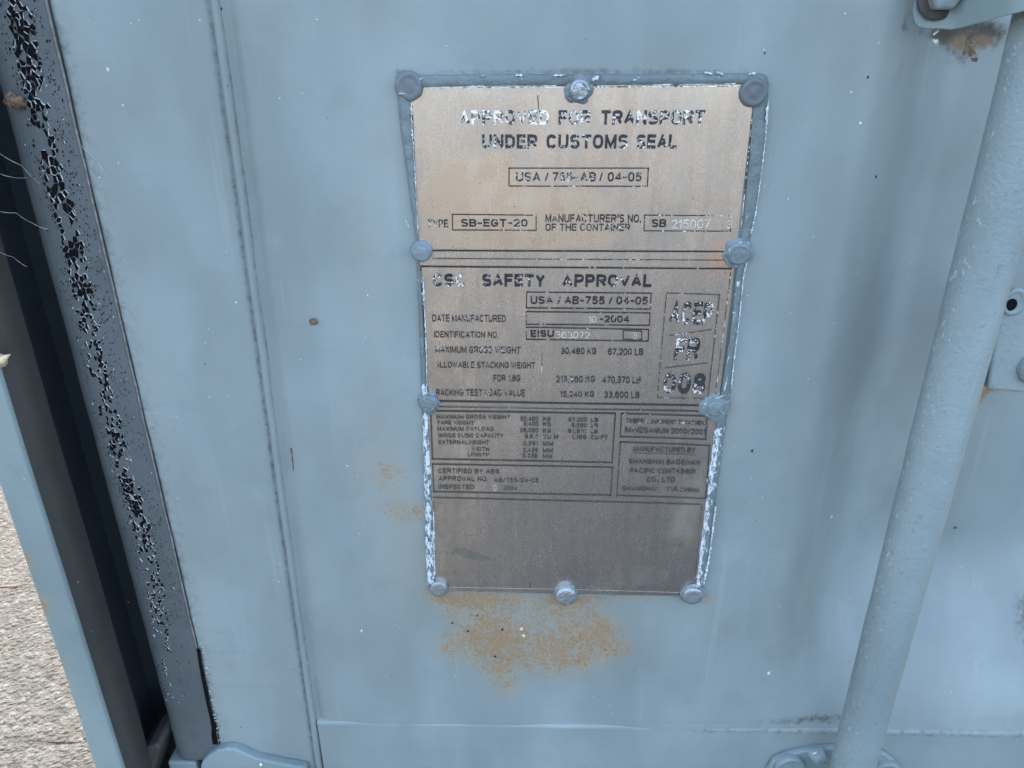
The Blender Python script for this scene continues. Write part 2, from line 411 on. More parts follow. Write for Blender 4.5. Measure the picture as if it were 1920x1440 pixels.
# ------------------------------------------------------------------ container door
DROOT = (.30, 0, .16)
door = empty('container_door', DROOT)
tag(door, 'grey-blue painted steel container door with rust stains under the riveted plate and cracked grey gasket', 'door')
s0, s1 = at(411, 0), at(604, 1440)
def seam_x(z): return s0[0] + (s1[0]-s0[0])*(z-s0[2])/(s1[2]-s0[2])
ZR = float(at(1000, 1361)[2])
dent = lambda X, Z: .0005*np.sin(X*47+3)*np.sin(Z*39+1) + .0009*np.sin(X*13+1)*np.cos(Z*9+.5) + .0005*np.sin(X*31+Z*17) + .0004*np.cos(Z*43-X*21) + .0003*np.sin(Z*71+X*55)
zr1 = float(at(1800, 1175, .036)[2])
def panel_y(X, Z):
    rec = sstep(.170, .258, X)
    low = sstep(ZR-.012, zr1+.075, Z)                  # long ramp back out to the bottom rail
    rec = rec*low*(1 - sstep(.84, .89, X))
    # weld bead hollow beside the seam
    sx = s0[0] + (s1[0]-s0[0])*(Z-s0[2])/(s1[2]-s0[2])
    near = np.exp(-((X-sx-.0042)/.0030)**2)*.0038
    return .070*rec + dent(X, Z) + near
rust = blobs_px([(930, 1215, 45, 60, .95), (870, 1190, 55, 55, .55), (985, 1205, 70, 60, .55), (1080, 1215, 70, 50, .72), (1140, 1195, 35, 50, .45), (1050, 1140, 55, 30, .6), (1110, 1170, 40, 35, .35),
                 (880, 1130, 60, 22, .62), (950, 1128, 60, 18, .45), (1200, 1124, 110, 7, .5), (830, 1120, 25, 14, .6), (950, 1290, 26, 22, .50), (1045, 1245, 45, 28, .42), (840, 1215, 22, 25, .40), (925, 1200, 22, 30, .5), (870, 1122, 60, 10, .5), (1065, 1128, 45, 10, .5),
                 (735, 880, 35, 42, .50), (755, 960, 35, 28, .62), (700, 900, 30, 50, .16), (790, 1060, 12, 50, .30), (785, 960, 10, 40, .38), (1530, 1165, 22, 60, .20), (1170, 1215, 20, 20, .35),
                 (588, 603, 5, 5, .9), (1325, 1120, 16, 10, .6), (1375, 755, 8, 40, .28)])
grime_shade = blobs_px([(738, 300, 20, 150, .13), (746, 500, 14, 130, .10), (1090, 133, 380, 7, .42), (1445, 330, 8, 150, .2), (1400, 620, 8, 130, .15),
                  (1706, 40, 9, 45, .5), (1760, 60, 55, 6, 1.0), (1540, 1352, 90, 7, .5), (750, 145, 10, 20, .4), (1260, 1352, 350, 5, .25), (1395, 480, 22, 30, .3)])  # bracket edges and rail crease: shade put in with the dirt
olive = blobs_px([(700, 860, 55, 130, .45), (760, 1040, 45, 100, .5), (1000, 1160, 260, 90, .35), (690, 480, 40, 200, .3), (1510, 1170, 40, 90, .25), (1380, 760, 30, 80, .3), (1840, 850, 120, 180, .25), (650, 40, 400, 40, .12), (720, 270, 25, 60, .4)])
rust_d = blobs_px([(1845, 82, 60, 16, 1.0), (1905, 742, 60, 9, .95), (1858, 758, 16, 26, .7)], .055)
grime_shade_d = blobs_px([(1850, 64, 70, 26, 1.2), (1800, 62, 60, 18, 1.0), (1770, 60, 50, 9, 1.0), (1820, 105, 45, 25, .40), (1890, 736, 80, 10, 1.2), (1860, 752, 16, 18, .9), (1925, 1140, 35, 40, .8), (1840, 1280, 60, 60, .12), (1830, 930, 70, 120, .12)], .055)  # dirt, with the shade under the bracket put into the same mask
xs = np.concatenate([np.linspace(0, 1, 1)*0 - .2035, np.arange(-.200, .43, .0032), [.46, .5, .6, .7, .8, .83, .85, .87, .89, .92]])
zs = np.concatenate([np.arange(ZR, 1.05, .0036), np.arange(1.07, 2.40, .06), [2.42]])
def panel_grid():
    X, Z = np.meshgrid(xs, zs)
    X[:, 0] = [seam_x(z)-.0005 for z in zs]
    # slide the first columns so that the slightly crooked seam stays their border
    for j, z in enumerate(zs):
        sx = seam_x(z); n = 8; tgt = xs[n]
        X[j, :n+1] = np.linspace(sx, max(tgt, sx+.01), n+1)
    Y = panel_y(X, Z)
    b = MB(); b.v = list(zip(X.ravel(), Y.ravel(), Z.ravel())); nx = len(xs)
    for j in range(len(zs)-1):
        for i in range(nx-1): b.f.append((j*nx+i, j*nx+i+1, (j+1)*nx+i+1, (j+1)*nx+i))
    return b.build('door_panel', M_DOOR, door, smooth=70, att={'rust': np.clip(rust(X, Z)+rust_d(X, Z), 0, 1).ravel(), 'grime_shade': np.clip(grime_shade(X, Z)+grime_shade_d(X, Z), 0, 1).ravel(), 'olive': olive(X, Z).ravel()})
panel_grid()
# flat stile between gasket and seam, with the rolled edge that overlaps the panel
b = MB(); A = {'rust': [], 'grime_shade': [], 'olive': []}
zz = np.concatenate([[.17], np.arange(.36, 1.05, .008), [1.1, 1.4, 1.8, 2.2, 2.42]])
def stile_cols(z):
    sx = seam_x(z); g0 = -.2945
    return [(g0, .010), (g0, .0008), (g0+.001, .0)] + [(g0+(sx-.0085-g0)*t, 0) for t in np.linspace(.04, .97, 14)] + \
           [(sx-.0078, -.0001), (sx-.0070, .0009), (sx-.0060, .0011), (sx-.0050, -.0004), (sx-.0035, -.0017), (sx-.0015, -.0014), (sx+.0000, .0002), (sx+.0012, .0034), (sx+.0016, .010)]
nc = len(stile_cols(1.0))
for z in zz:
    for x, y in stile_cols(z):
        wob = .00025*mnoise.noise(Vector((x*60, 1.2, z*55)))
        b.v.append((x+wob*(1 if y else 0), y + float(dent(np.array(x), np.array(z)))*(.6 if abs(y) < .003 else 0)+wob*.5, z))
for j in range(len(zz)-1):
    for i in range(nc-1): b.f.append((j*nc+i, j*nc+i+1, (j+1)*nc+i+1, (j+1)*nc+i))
V = np.array(b.v)
b.build('door_stile', M_DOOR, door, smooth=60, att={'rust': np.zeros(len(V)), 'olive': .12*np.exp(-((V[:, 0]+.2945)/.02)**2),
        'grime_shade': np.clip(.30*np.exp(-((V[:, 0]+.2945)/.012)**2) + .45*np.array([math.exp(-((v[0]-seam_x(v[2])+.0065)/.0016)**2)+math.exp(-((v[0]-seam_x(v[2])-.001)/.0016)**2) for v in V]), 0, 1)})  # occlusion beside the gasket put into the colour; dirt along the seam
# bottom rail with its weld line
b = MB()
xr = np.concatenate([[float(seam_x(.40))+.0017], np.arange(-.20, .45, .01), [.6, .75, .92]])
zc = np.array([ZR+.0022, ZR+.0016, ZR+.0004, ZR-.0010, ZR-.0026, ZR-.006, ZR-.03, ZR-.06, ZR-.10, .17])
yc = np.array([.005, .0004, -.0004, -.0009, -.0008, -.0008, -.0008, -.0008, -.0008, -.0008])
for z, y in zip(zc, yc):
    for x in xr:
        q = .0006*mnoise.noise(Vector((x*120, .5, 0))) if z > ZR-.003 else 0
        b.v.append((x, y + q + (float(dent(np.array(x), np.array(z)))*.6 if z < ZR-.003 else 0), z+q))
nx = len(xr)
for j in range(len(zc)-1):
    for i in range(nx-1): b.f.append((j*nx+i, (j+1)*nx+i, (j+1)*nx+i+1, j*nx+i+1))
V = np.array(b.v)
b.build('bottom_rail', M_DOOR, door, smooth=60, att={'rust': np.zeros(len(V)), 'grime_shade': .3*(V[:, 2] > ZR-.004)*(V[:, 0] > .12), 'olive': np.zeros(len(V))})

# ---- gasket: painted rubber lip with a crazed, curling coat
ZG = float(at(340, 1428, -.004)[2])
gp = [(-.2950, .012), (-.2950, -.0030), (-.2956, -.0038), (-.2975, -.0042), (-.303, -.0044), (-.309, -.0045), (-.315, -.0046), (-.321, -.0046), (-.327, -.0042), (-.331, -.0032), (-.3345, -.0012), (-.3375, .0022), (-.3395, .007), (-.3405, .014), (-.3405, .04)]
gp = [(x_, y_+.0028) for x_, y_ in gp]
bl = [(28, 0), (78, 240), (140, 480), (187, 720), (257, 960), (290, 1100), (315, 1300)]
bl = sorted((float(at(x, y, -.0045)[2]), float(at(x, y, -.0045)[0])) for x, y in bl)
def band_x(z): return float(np.interp(z, [q[0] for q in bl], [q[1] for q in bl]))
dens_pts = sorted((float(at(200, y, -.0045)[2]), v) for y, v in ((-60, .7), (0, .75), (120, .95), (330, 1.0), (430, .9), (560, .8), (640, .45), (760, .5), (880, .85), (960, .9), (1040, .6), (1130, .35), (1230, .12), (1320, .03), (1400, 0)))
def dens(z): return float(np.interp(z, [q[0] for q in dens_pts], [q[1] for q in dens_pts]))
gz = np.concatenate([np.arange(ZG, 1.05, .006), [1.1, 1.3, 1.7, 2.1, 2.40]])
b = MB(); cz = []; k = len(gp)
fx = []
for i in range(k-1):
    m_ = 4 if 3 <= i <= 9 else 1
    for t in range(m_): fx.append(tuple(np.array(gp[i])+(np.array(gp[i+1])-np.array(gp[i]))*t/m_))
fx.append(gp[-1]); k = len(fx)
for z in gz:
    for x, y in fx:
        wob = .0006*mnoise.noise(Vector((x*45, 7.7, z*28)))
        b.v.append((x+wob*.5, y+wob, z))
        xx = x - band_x(z); q = math.exp(-(xx/.010)**2) + .55*math.exp(-((xx-.012)/.009)**2)
        cz.append(min(1, q*dens(z)*1.05) if x < -.296 and y < .0068 else 0)
for j in range(len(gz)-1):
    for i in range(k-1): b.f.append((j*k+i+1, j*k+i, (j+1)*k+i, (j+1)*k+i+1))
b.f.append(tuple(range(k)))
gask = b.build('gasket', M_GASKET, door, smooth=60, att={'crazed': cz})
def gy(x):
    p = sorted(gp[1:]); return float(np.interp(x, [q[0] for q in p], [q[1] for q in p]))
crk = MB(); flk = MB()
z_lo, z_hi = float(at(300, 1340, -.0018)[2]), 1.03
AN = 1.55                                              # cells are longer down the strip
seeds = []; cellg = {}
def ok_seed(x, zq, r):
    gx_, gz_ = int(x//.002), int(zq//.002)
    for i in (-2, -1, 0, 1, 2):
        for j in (-2, -1, 0, 1, 2):
            for q in cellg.get((gx_+i, gz_+j), ()):
                if (q[0]-x)**2+(q[1]-zq)**2 < r*r: return False
    return True
for t in range(42000):
    x = rng.uniform(-.338, -.294); z = rng.uniform(z_lo-.006, z_hi+.006); zq = z/AN
    dc = abs(x-band_x(z)+.001); lump_ = .5+.5*mnoise.noise(Vector((x*120, 1, z*70)))
    r = .00105+.00200*math.exp(-(dc/.0068)**2)*dens(z)*(.25+lump_)
    if ok_seed(x, zq, r):
        seeds.append((x, zq)); cellg.setdefault((int(x//.002), int(zq//.002)), []).append((x, zq, len(seeds)-1))
def clip_(poly, m, nx_, nz_):
    out = []
    for i in range(len(poly)):
        a_, c_ = poly[i], poly[(i+1) % len(poly)]
        da, dc_ = (a_[0]-m[0])*nx_+(a_[1]-m[1])*nz_, (c_[0]-m[0])*nx_+(c_[1]-m[1])*nz_
        if da <= 0: out.append(a_)
        if (da < 0 < dc_) or (dc_ < 0 < da):
            t = da/(da-dc_); out.append((a_[0]+(c_[0]-a_[0])*t, a_[1]+(c_[1]-a_[1])*t, c_[2] if da < 0 else c_[2]))
    return out
picked = {}
for k, (x, zq) in enumerate(seeds):
    z = zq*AN; u = x-band_x(z)+.001; dz = dens(z)
    core = math.exp(-(u/.0112)**4); right = math.exp(-((u-.013)/.008)**2)
    cl = .5+.65*mnoise.noise(Vector((x*110, 0, z*60)))
    pr = dz**.85*(core*(.42+.75*cl) + .42*right*(1-core))
    picked[k] = (rng.random() < pr) and -.3365 < x < -.2975 and z_lo < z < z_hi
for k, (x, zq) in enumerate(seeds):
    if not picked[k]: continue
    poly = [(x-.006, zq-.006, -1), (x+.006, zq-.006, -1), (x+.006, zq+.006, -1), (x-.006, zq+.006, -1)]
    nb = []
    gx_, gz_ = int(x//.002), int(zq//.002)
    for i in range(-4, 5):
        for j in range(-4, 5):
            for q in cellg.get((gx_+i, gz_+j), ()):
                if q[2] != k: nb.append(((q[0]-x)**2+(q[1]-zq)**2, q))
    nb.sort(key=lambda t: t[0])
    edges = []
    for d2, q in nb[:22]:
        poly = clip_(poly, ((q[0]+x)/2, (q[1]+zq)/2), q[0]-x, q[1]-zq)
    u = x-band_x(zq*AN)+.001; core = math.exp(-(u/.0062)**4)
    shr = rng.uniform(.86, 1.02) if core > .3 else rng.uniform(.28, .62)
    pts = [(x+(p[0]-x)*shr*(1 if core > .3 else rng.uniform(.3, 1.1)), (zq+(p[1]-zq)*shr)*AN) for p in poly]
    if len(pts) > 4 and rng.random() < .6: pts.pop(rng.randrange(len(pts)))
    if len(pts) < 3: continue
    crk.poly([(p[0], gy(p[0])-.00020-.00005*(k % 3), p[1]) for p in reversed(pts)])
    if core < .15 and rng.random() < .75: continue
    n = len(pts)
    for q in range(n):
        p, r = Vector((pts[q][0], 0, pts[q][1])), Vector((pts[(q+1) % n][0], 0, pts[(q+1) % n][1]))
        e = r-p
        if e.length < .0009: continue
        out_ = Vector((e.z, 0, -e.x)).normalized()
        # is the neighbour on that side still coated?
        mid = (p+r)/2+out_*.0007; best = min(nb[:12], key=lambda t: (t[1][0]-mid.x)**2+(t[1][1]-mid.z/AN)**2)[1][2]
        if picked[best]:
            if rng.random() > .34: continue
        elif rng.random() > .66: continue
        wd = rng.uniform(.00018, .00046); nrm = out_*wd; lift = rng.uniform(.0003, .0011)
        a_, c_ = p+e*rng.uniform(-.05, .12), r-e*rng.uniform(-.08, .18)
        y0, y1 = gy(a_.x)-.00028, gy(c_.x)-.00028
        A_ = [(a_.x, y0-lift, a_.z), (c_.x, y1-lift*rng.uniform(.4, 1), c_.z), (c_.x+nrm.x*.6, y1, c_.z+nrm.z*.6), (a_.x+nrm.x, y0, a_.z+nrm.z)]
        flk.loft(A_, [(t[0], t[1]+.00016, t[2]) for t in A_])
gk = crk.build('bare_rubber', M_BLACK, gask); gk['kind'] = 'stuff'
fo = flk.build('paint_flakes', M_FLAKE, gask); fo['kind'] = 'stuff'
# retainer strip along the gasket, then the torn slit below it
b = MB(); strip = []
zt0, zt1 = 1.05, float(at(370, 1212)[2])
for i in range(90):
    z = zt0+(zt1-zt0)*i/89
    strip.append((-.2947+.0005*mnoise.noise(Vector((0, 2, z*40))), -.0013, z))
strip = [(-.2947, -.0013, 2.40)] + strip
b.tube(strip, .0007, 8); b.build('retainer_strip', M_STRIP, gask, smooth=80)
b = MB()
sl_px = [(372, 1216, 3.2), (376, 1245, 3), (381, 1272, 3), (387, 1300, 3.2), (392, 1325, 3), (397, 1345, 3.4), (401, 1365, 4.2), (402, 1380, 5), (404, 1396, 5)]
L_, R_ = [], []
for x, y, h in sl_px:
    p = at(x-h-rng.uniform(0, .8), y, -.0021); q = at(x+h*.8+rng.uniform(0, .8), y, -.0021); L_.append(tuple(p)); R_.append(tuple(q))
for i in range(len(L_)-1): b.quad(L_[i], R_[i], R_[i+1], L_[i+1])
b.build('torn_slit', M_BLACK, gask)
b = MB()
for y in [1214, 1224, 1240, 1251, 1262, 1268, 1283, 1296, 1301, 1313, 1329, 1340, 1346, 1352, 1366, 1375, 1388]:
    x = 377+(y-1216)*.175; h = rng.uniform(4, 11); dy = rng.uniform(-2, 5); wv = rng.uniform(1.2, 3.5)
    p, q, q2, r = at(x, y, -.0012), at(x+h, y-dy, -.0016), at(x+h*.9, y-dy+wv*.7, -.0010), at(x+1, y+wv, -.0008)
    A_ = [tuple(p), tuple(q), tuple(q2), tuple(r)]; b.loft(A_, [(t[0]+.0001, t[1]+.0009, t[2]) for t in A_])
b.build('curled_paint', M_FLAKE, gask)

# ---- hinge on the door at the lower left
hin = MB()
pp = [(377, 1452), (376, 1436), (380, 1426), (392, 1415), (408, 1406), (424, 1402), (440, 1403), (458, 1411), (480, 1421), (520, 1430), (575, 1440), (575, 1452)]
pp = [at(x, y, -.007) for x, y in pp]
hin.prism([(p[0], p[2]) for p in pp[:-1]] + [(pp[-1][0], .30), (pp[0][0]-.0005, .30)], -.008, .001)
hinge = hin.build('hinge', M_STEEL, door, bevel=.0025, seg=3)
b = MB(); b.box((-.345, -.002, .30), (float(at(376, 1440)[0])-.002, .02, ZG-.0035)); b.build('hinge_blade', M_STEEL, hinge, bevel=.002)

# ---- upper rod bracket (flange bolted to the door, saddle over the bar)
def P(x, y, Y): return tuple(at(x, y, Y))
b = MB()
out_px = [(1712, -60, -.006), (1713, 20, -.006), (1714, 38, -.006), (1718, 48, -.006), (1727, 53, -.006), (1742, 54, -.007), (1764, 54, -.009), (1785, 55, -.012), (1800, 53, -.017), (1822, 47, -.026), (1850, 39, -.038), (1880, 31, -.052), (1905, 25, -.060), (1930, 19, -.064), (1990, 14, -.062), (1990, -60, -.062), (1930, -60, -.064), (1880, -60, -.052), (1822, -60, -.026), (1785, -60, -.012)]
A_ = [P(*q) for q in out_px]; B_ = [(p[0]+.001, p[1]+.0055, p[2]) for p in A_]
upb = b
# sweep: split into vertical columns so that the bend shades properly
cols = [(1712, 20, -.006), (1715, 42, -.006), (1722, 51, -.006), (1734, 54, -.0062), (1750, 54.5, -.0068), (1768, 55, -.009), (1784, 56, -.0120), (1800, 53, -.0170), (1822, 47, -.026), (1850, 39.5, -.038), (1880, 31, -.052), (1905, 25, -.0600), (1930, 19, -.064), (1960, 16, -.064), (2000, 14, -.060)]
f0, f1, k0, k1 = [], [], [], []
for x, y, Y in cols:
    p = at(x, y, Y); f0.append((p[0], p[1], p[2])); f1.append((p[0], p[1], 1.075)); k0.append((p[0]+.0012, p[1]+.0050, p[2])); k1.append((p[0]+.0012, p[1]+.0050, 1.075))
b = MB(); n = len(cols); b.v = f0+f1+k0+k1
for i in range(n-1):
    b.f += [(i, i+1, n+i+1, n+i), (2*n+i+1, 2*n+i, 3*n+i, 3*n+i+1), (i+1, i, 2*n+i, 2*n+i+1), (n+i, n+i+1, 3*n+i+1, 3*n+i)]
b.f += [(0, n, 3*n, 2*n), (n-1, 2*n+n-1, 3*n+n-1, n+n-1)]
ubr = b.build('rod_bracket', M_STEEL, door, smooth=50, bevel=.0012, seg=2)
c0 = at(1771, -12, -.012)
b = MB(); b.dome((c0[0], -.0080, c0[2]), [(.0128, .0), (.0126, .0012), (.0118, .0018), (.006, .0019)], 36, .0004, 4, jr=.06); b.build('washer', M_SHADE, ubr, smooth=35)  # dark ring: shade around the bolt put into the washer's colour
b = MB(); b.dome((c0[0], -.0096, c0[2]), [(.0090, .0), (.0089, .0065), (.0080, .0084), (.003, .0090)], 6, 0, 4); b.build('bolt', M_STEEL, ubr, bevel=.0012, seg=2)
# ---- lower rod bracket with a round-headed bolt either side of the bar
b = MB()
pp = [(1436, 1470), (1438, 1440), (1450, 1420), (1470, 1410), (1500, 1402), (1525, 1398), (1560, 1395), (1660, 1405), (1680, 1420), (1690, 1440), (1694, 1470)]
pp = [at(x, y+8, -.006) for x, y in pp]
b.prism([(p[0], p[2]) for p in pp[1:-1]] + [(pp[-1][0], .33), (pp[0][0], .33)], -.0062, .0)
lbr = b.build('rod_bracket', M_STEEL, door, bevel=.002, seg=3)
for (x, y, r) in ((1482, 1441, .0128), (1662, 1450, .0125)):
    c0 = at(x, y, -.010); b = MB()
    b.dome((c0[0], -.006, c0[2]), [(r, 0), (r, .003), (r*.97, .0048), (r*.90, .0060), (r*.80, .0052), (r*.62, .0042), (r*.3, .0040)], 36, .0004, x, jr=.03); b.build('bolt', M_STEEL, lbr, smooth=50)
b = MB(); c0 = at(1535, 1420, -.01); b.dome((c0[0], -.006, c0[2]), [(.0075, 0), (.0072, .004), (.005, .008), (.002, .009)], 20, .002, 9, jr=.3); b.build('weld_lump', M_STEEL, lbr, smooth=60)

# ------------------------------------------------------------------ locking bar
LROOT = (.2365, -.042, .2)
bar = empty('locking_bar', LROOT)
tag(bar, 'thick vertical blue-grey locking bar running down the right side of the container door', 'locking bar')
b = MB(); zs_ = np.concatenate([[.2], np.arange(.36, 1.04, .008), [1.2, 1.6, 2.0, 2.3]]); n = 40
xt, xb_ = .2352, .2364
for z in zs_:
    cx = xt + (xb_-xt)*(1.0-z)/.6
    for k in range(n):
        a = 2*math.pi*k/n; rr = .0161 + .00035*mnoise.noise(Vector((math.cos(a)*2, math.sin(a)*2, z*30)))
        b.v.append((cx+rr*math.cos(a), -.042+rr*math.sin(a), z))
for j in range(len(zs_)-1):
    for k in range(n):
        k2 = (k+1) % n; b.f.append((j*n+k, j*n+k2, (j+1)*n+k2, (j+1)*n+k))
b.f += [tuple(reversed(range(n))), tuple((len(zs_)-1)*n+k for k in range(n))]
V = np.array(b.v); rs = np.clip((V[:, 0]-.240)/.009, 0, 1)
b.build('rod', M_ROD, bar, smooth=60, att={'rust': .10*rs*(V[:, 2] < .62), 'grime_shade': np.zeros(len(V)), 'olive': .85*rs, 'chip': np.clip(.55*np.clip((.232-V[:, 0])/.012, 0, 1) + .5*np.clip((.62-V[:, 2])/.2, 0, 1)*np.exp(-((V[:, 0]-.236)/.008)**2), 0, .8)})  # right side: warm bounce put into the colour along with olive dirt
# handle hub welded to the bar: bent plate with a pierced, rounded ear
HY = -.044
hp = [(1868, 560), (1880, 545), (1897, 542), (1925, 548), (1990, 560), (1990, 742), (1921, 733), (1880, 729), (1856, 727), (1846, 726)]
hp = [at(x, y, HY) for x, y in hp]
b = MB(); b.prism([(p[0], p[2]) for p in hp], HY-.004, HY+.010)
hub = b.build('handle_hub', M_ROD, bar, bevel=.002, seg=3)
nv = len(hub.data.vertices)
for a_ in ('rust', 'grime_shade', 'olive'):
    A_ = hub.data.attributes.new(a_, 'FLOAT', 'POINT'); A_.data.foreach_set('value', [0.12 if a_ == 'rust' else .1]*nv)
c0 = at(1901, 566, HY-.004)
b = MB(); b.dome((c0[0], HY-.0040, c0[2]), [(.0068, 0), (.0066, .0010), (.0055, .0016), (.0040, .0006)], 28, 0, 2, sq=1.25); b.build('hole_lip', M_STEEL, hub, smooth=60)
b = MB(); c1 = at(1897, 572, HY-.0052); b.dome((c1[0], HY-.0046, c1[2]), [(.0032, 0), (.0032, .0004), (.001, .0005)], 22, 0, 2, sq=1.15); b.build('pin_hole', M_BLACK, hub, smooth=60)
b = MB(); c1 = at(1916, 690, HY-.005); b.dome((c1[0]+.008, HY-.0038, c1[2]), [(.0105, 0), (.0100, .003), (.0085, .0045), (.004, .005)], 28, .0006, 6, jr=.06); b.build('rivet', M_RIVET, hub, smooth=50, att=None)

# ------------------------------------------------------------------ data plate
PROOT = (0.004, 0, .588)
dp = empty('data_plate', PROOT)
tag(dp, 'riveted tarnished metal approval plate with worn black lettering on the grey-blue container door', 'sign')
YP = -.0026
pl = [at(768, 158, YP), at(1416, 158, YP), at(1306, 1119, YP), at(812, 1108, YP)]
b = MB(); nx, nz = 66, 110
for j in range(nz+1):
    for i in range(nx+1):
        u, v = i/nx, j/nz
        t = pl[0]+(pl[1]-pl[0])*u; q = pl[3]+(pl[2]-pl[3])*u; p = t+(q-t)*v
        b.v.append((p[0], YP-.00035*mnoise.noise(Vector((p[0]*22, 0, p[2]*18))) - (.0 if v < .985 else -.0003), p[2]))
for j in range(nz):
    for i in range(nx):
        a_ = j*(nx+1)+i; b.f.append((a_, a_+nx+1, a_+nx+2, a_+1))
# folded back edge so that the sheet has thickness
per = [i for i in range(nx+1)] + [(j)*(nx+1)+nx for j in range(1, nz+1)] + [nz*(nx+1)+i for i in range(nx-1, -1, -1)] + [j*(nx+1) for j in range(nz-1, 0, -1)]
base = len(b.v)
for q in per: v = b.v[q]; b.v.append((v[0], -.0009, v[2]))
for i in range(len(per)):
    j = (i+1) % len(per); b.f.append((per[i], per[j], base+j, base+i))
V = np.array(b.v); X, Z = V[:, 0], V[:, 2]
bare_sheen = blobs_px([(900, 360, 70, 70, .8), (1000, 400, 110, 60, .85), (850, 420, 90, 60, .5), (1090, 400, 70, 50, .7), (960, 455, 120, 16, .65), (820, 300, 60, 120, .40), (1120, 450, 50, 18, .5), (930, 320, 40, 40, .5), (1000, 190, 300, 40, .15)], YP)(X, Z)
copper_sheen = blobs_px([(1090, 250, 330, 130, .24), (900, 400, 150, 60, .10), (1355, 470, 22, 26, .9), (1385, 560, 12, 110, .35), (790, 200, 20, 60, .25), (1340, 500, 30, 20, .5)], YP)(X, Z)  # broad upper patches: warm reflection put into the colour; small ones metal tone
brown = blobs_px([(1060, 1010, 260, 110, .10), (1245, 455, 28, 35, .35), (1100, 215, 22, 40, .30), (1345, 690, 16, 90, .45), (1290, 965, 22, 50, .60), (1275, 1000, 26, 40, .3), (1060, 1103, 250, 8, .35), (1290, 800, 60, 40, .30), (960, 790, 30, 16, .35), (820, 850, 15, 200, .30), (1310, 900, 20, 60, .4), (930, 740, 40, 30, .12)], YP)(X, Z)  # broad first patch: duller lower reflection put into the colour; rest are stains
smear = blobs_px([(862, 1033, 15, 7, 1.), (885, 1041, 20, 8, 1.), (910, 1047, 18, 5, .9), (935, 1054, 12, 4, .8), (1165, 1081, 18, 12, .9), (1195, 1080, 30, 17, 1.), (1230, 1078, 26, 14, 1.)], YP)(X, Z)
sheet = b.build('plate_sheet', M_PLATE, dp, smooth=40, att={'bare_sheen': bare_sheen, 'copper_sheen': copper_sheen, 'brown': brown, 'smear': smear})
fix_normals(sheet)

# ---- painted-over rim round the top and both sides
def rim(outer, inner, name, chip):
    """strip between two pixel polylines; front slightly domed"""
    def resamp(pl_, n):
        pl_ = np.array(pl_, float); dd = np.r_[0, np.cumsum(np.hypot(*np.diff(pl_, axis=0).T))]; s = np.linspace(0, dd[-1], n)
        return np.c_[np.interp(s, dd, pl_[:, 0]), np.interp(s, dd, pl_[:, 1])]
    n = 170; O, I = resamp(outer, n), resamp(inner, n); m_ = [(0, -.0000), (.0, .0022), (.10, .0036), (.35, .0042), (.65, .0041), (.88, .0038), (1.0, .0031), (1.0, .0010)]
    b = MB(); ch = []
    for i in range(n):
        jo = 1.1*mnoise.noise(Vector((i*.21, 3+len(name), 1))) + .8*mnoise.noise(Vector((i*.9, 3, 1)))
        ji = 1.4*mnoise.noise(Vector((i*.15, 9+len(name), 1))) + 1.3*mnoise.noise(Vector((i*.8, 5, 1)))
        dvec = I[i]-O[i]; L = np.hypot(*dvec); o_ = O[i]+dvec/L*jo; i_ = I[i]+dvec/L*ji
        for t, h in m_:
            p = o_+(i_-o_)*t; hh = h*(1+.25*mnoise.noise(Vector((p[0]*.05, p[1]*.05, 2)))) if .05 < t < .95 else h
            b.v.append(P(p[0], p[1], -hh)); ch.append(chip(p[0], p[1], t))
    k = len(m_)
    for i in range(n-1):
        for q in range(k-1): b.f.append((i*k+q, i*k+q+1, (i+1)*k+q+1, (i+1)*k+q))
    b.f += [tuple(range(k)), tuple((n-1)*k+q for q in range(k))]
    o = b.build(name, M_RIM, dp, smooth=50, att={'chip': ch}); fix_normals(o); return o
rim([(746, 166), (750, 148), (760, 141), (900, 139), (1300, 138), (1425, 137), (1438, 141), (1442, 160)], [(772, 170), (775, 166), (790, 164), (900, 163), (1300, 160), (1390, 158), (1402, 160), (1412, 166)], 'painted_rim', lambda x, y, t: .30 if y < 150 and t < .5 else .05)
rim([(744, 172), (752, 250), (766, 350), (779, 440), (784, 560), (789, 700), (794, 850), (797, 1000), (800, 1098)], [(769, 180), (773, 250), (779, 350), (785, 450), (791, 560), (799, 700), (806, 850), (812, 1000), (815, 1092)], 'painted_rim', lambda x, y, t: .22 if y < 420 else (.40 if y < 720 else .95))
rim([(1441, 170), (1436, 260), (1428, 330), (1418, 400), (1409, 442), (1396, 480), (1389, 560), (1378, 660), (1369, 740), (1352, 860), (1338, 960), (1328, 1040), (1320, 1100)], [(1413, 176), (1408, 260), (1402, 330), (1396, 400), (1390, 442), (1384, 480), (1376, 560), (1364, 660), (1351, 745), (1338, 820), (1325, 930), (1313, 1030), (1306, 1100)], 'painted_rim', lambda x, y, t: (.12 if y < 400 else .45) if y < 800 else (1.0 if t > .55 else .6))
def ridge(px, name, r):
    b = MB(); q = [Vector(P(x, y, -.0036)) for x, y in px]; pts = []
    for i in range(len(q)-1):
        n_ = 26
        for k in range(n_): pts.append(q[i].lerp(q[i+1], k/n_)+Vector((.0005*mnoise.noise(Vector((i*9+k*.5, 1, 1))), .0003*mnoise.noise(Vector((i*9+k*.8, 4, 1))), 0)))
    b.tube(pts, r, 6)
    for i in range(len(pts)):
        f = .35+1.0*abs(mnoise.noise(Vector((i*.33, 7, r*9000))))*2
        for k in range(6):
            v = Vector(b.v[i*6+k]); b.v[i*6+k] = tuple(pts[i]+(v-pts[i])*f)
    return b.build(name, M_CHIP, dp, smooth=50)
ridge([(1352, 800), (1343, 850), (1335, 900), (1325, 970), (1316, 1040), (1308, 1090)], 'torn_paint_glint', .0011)
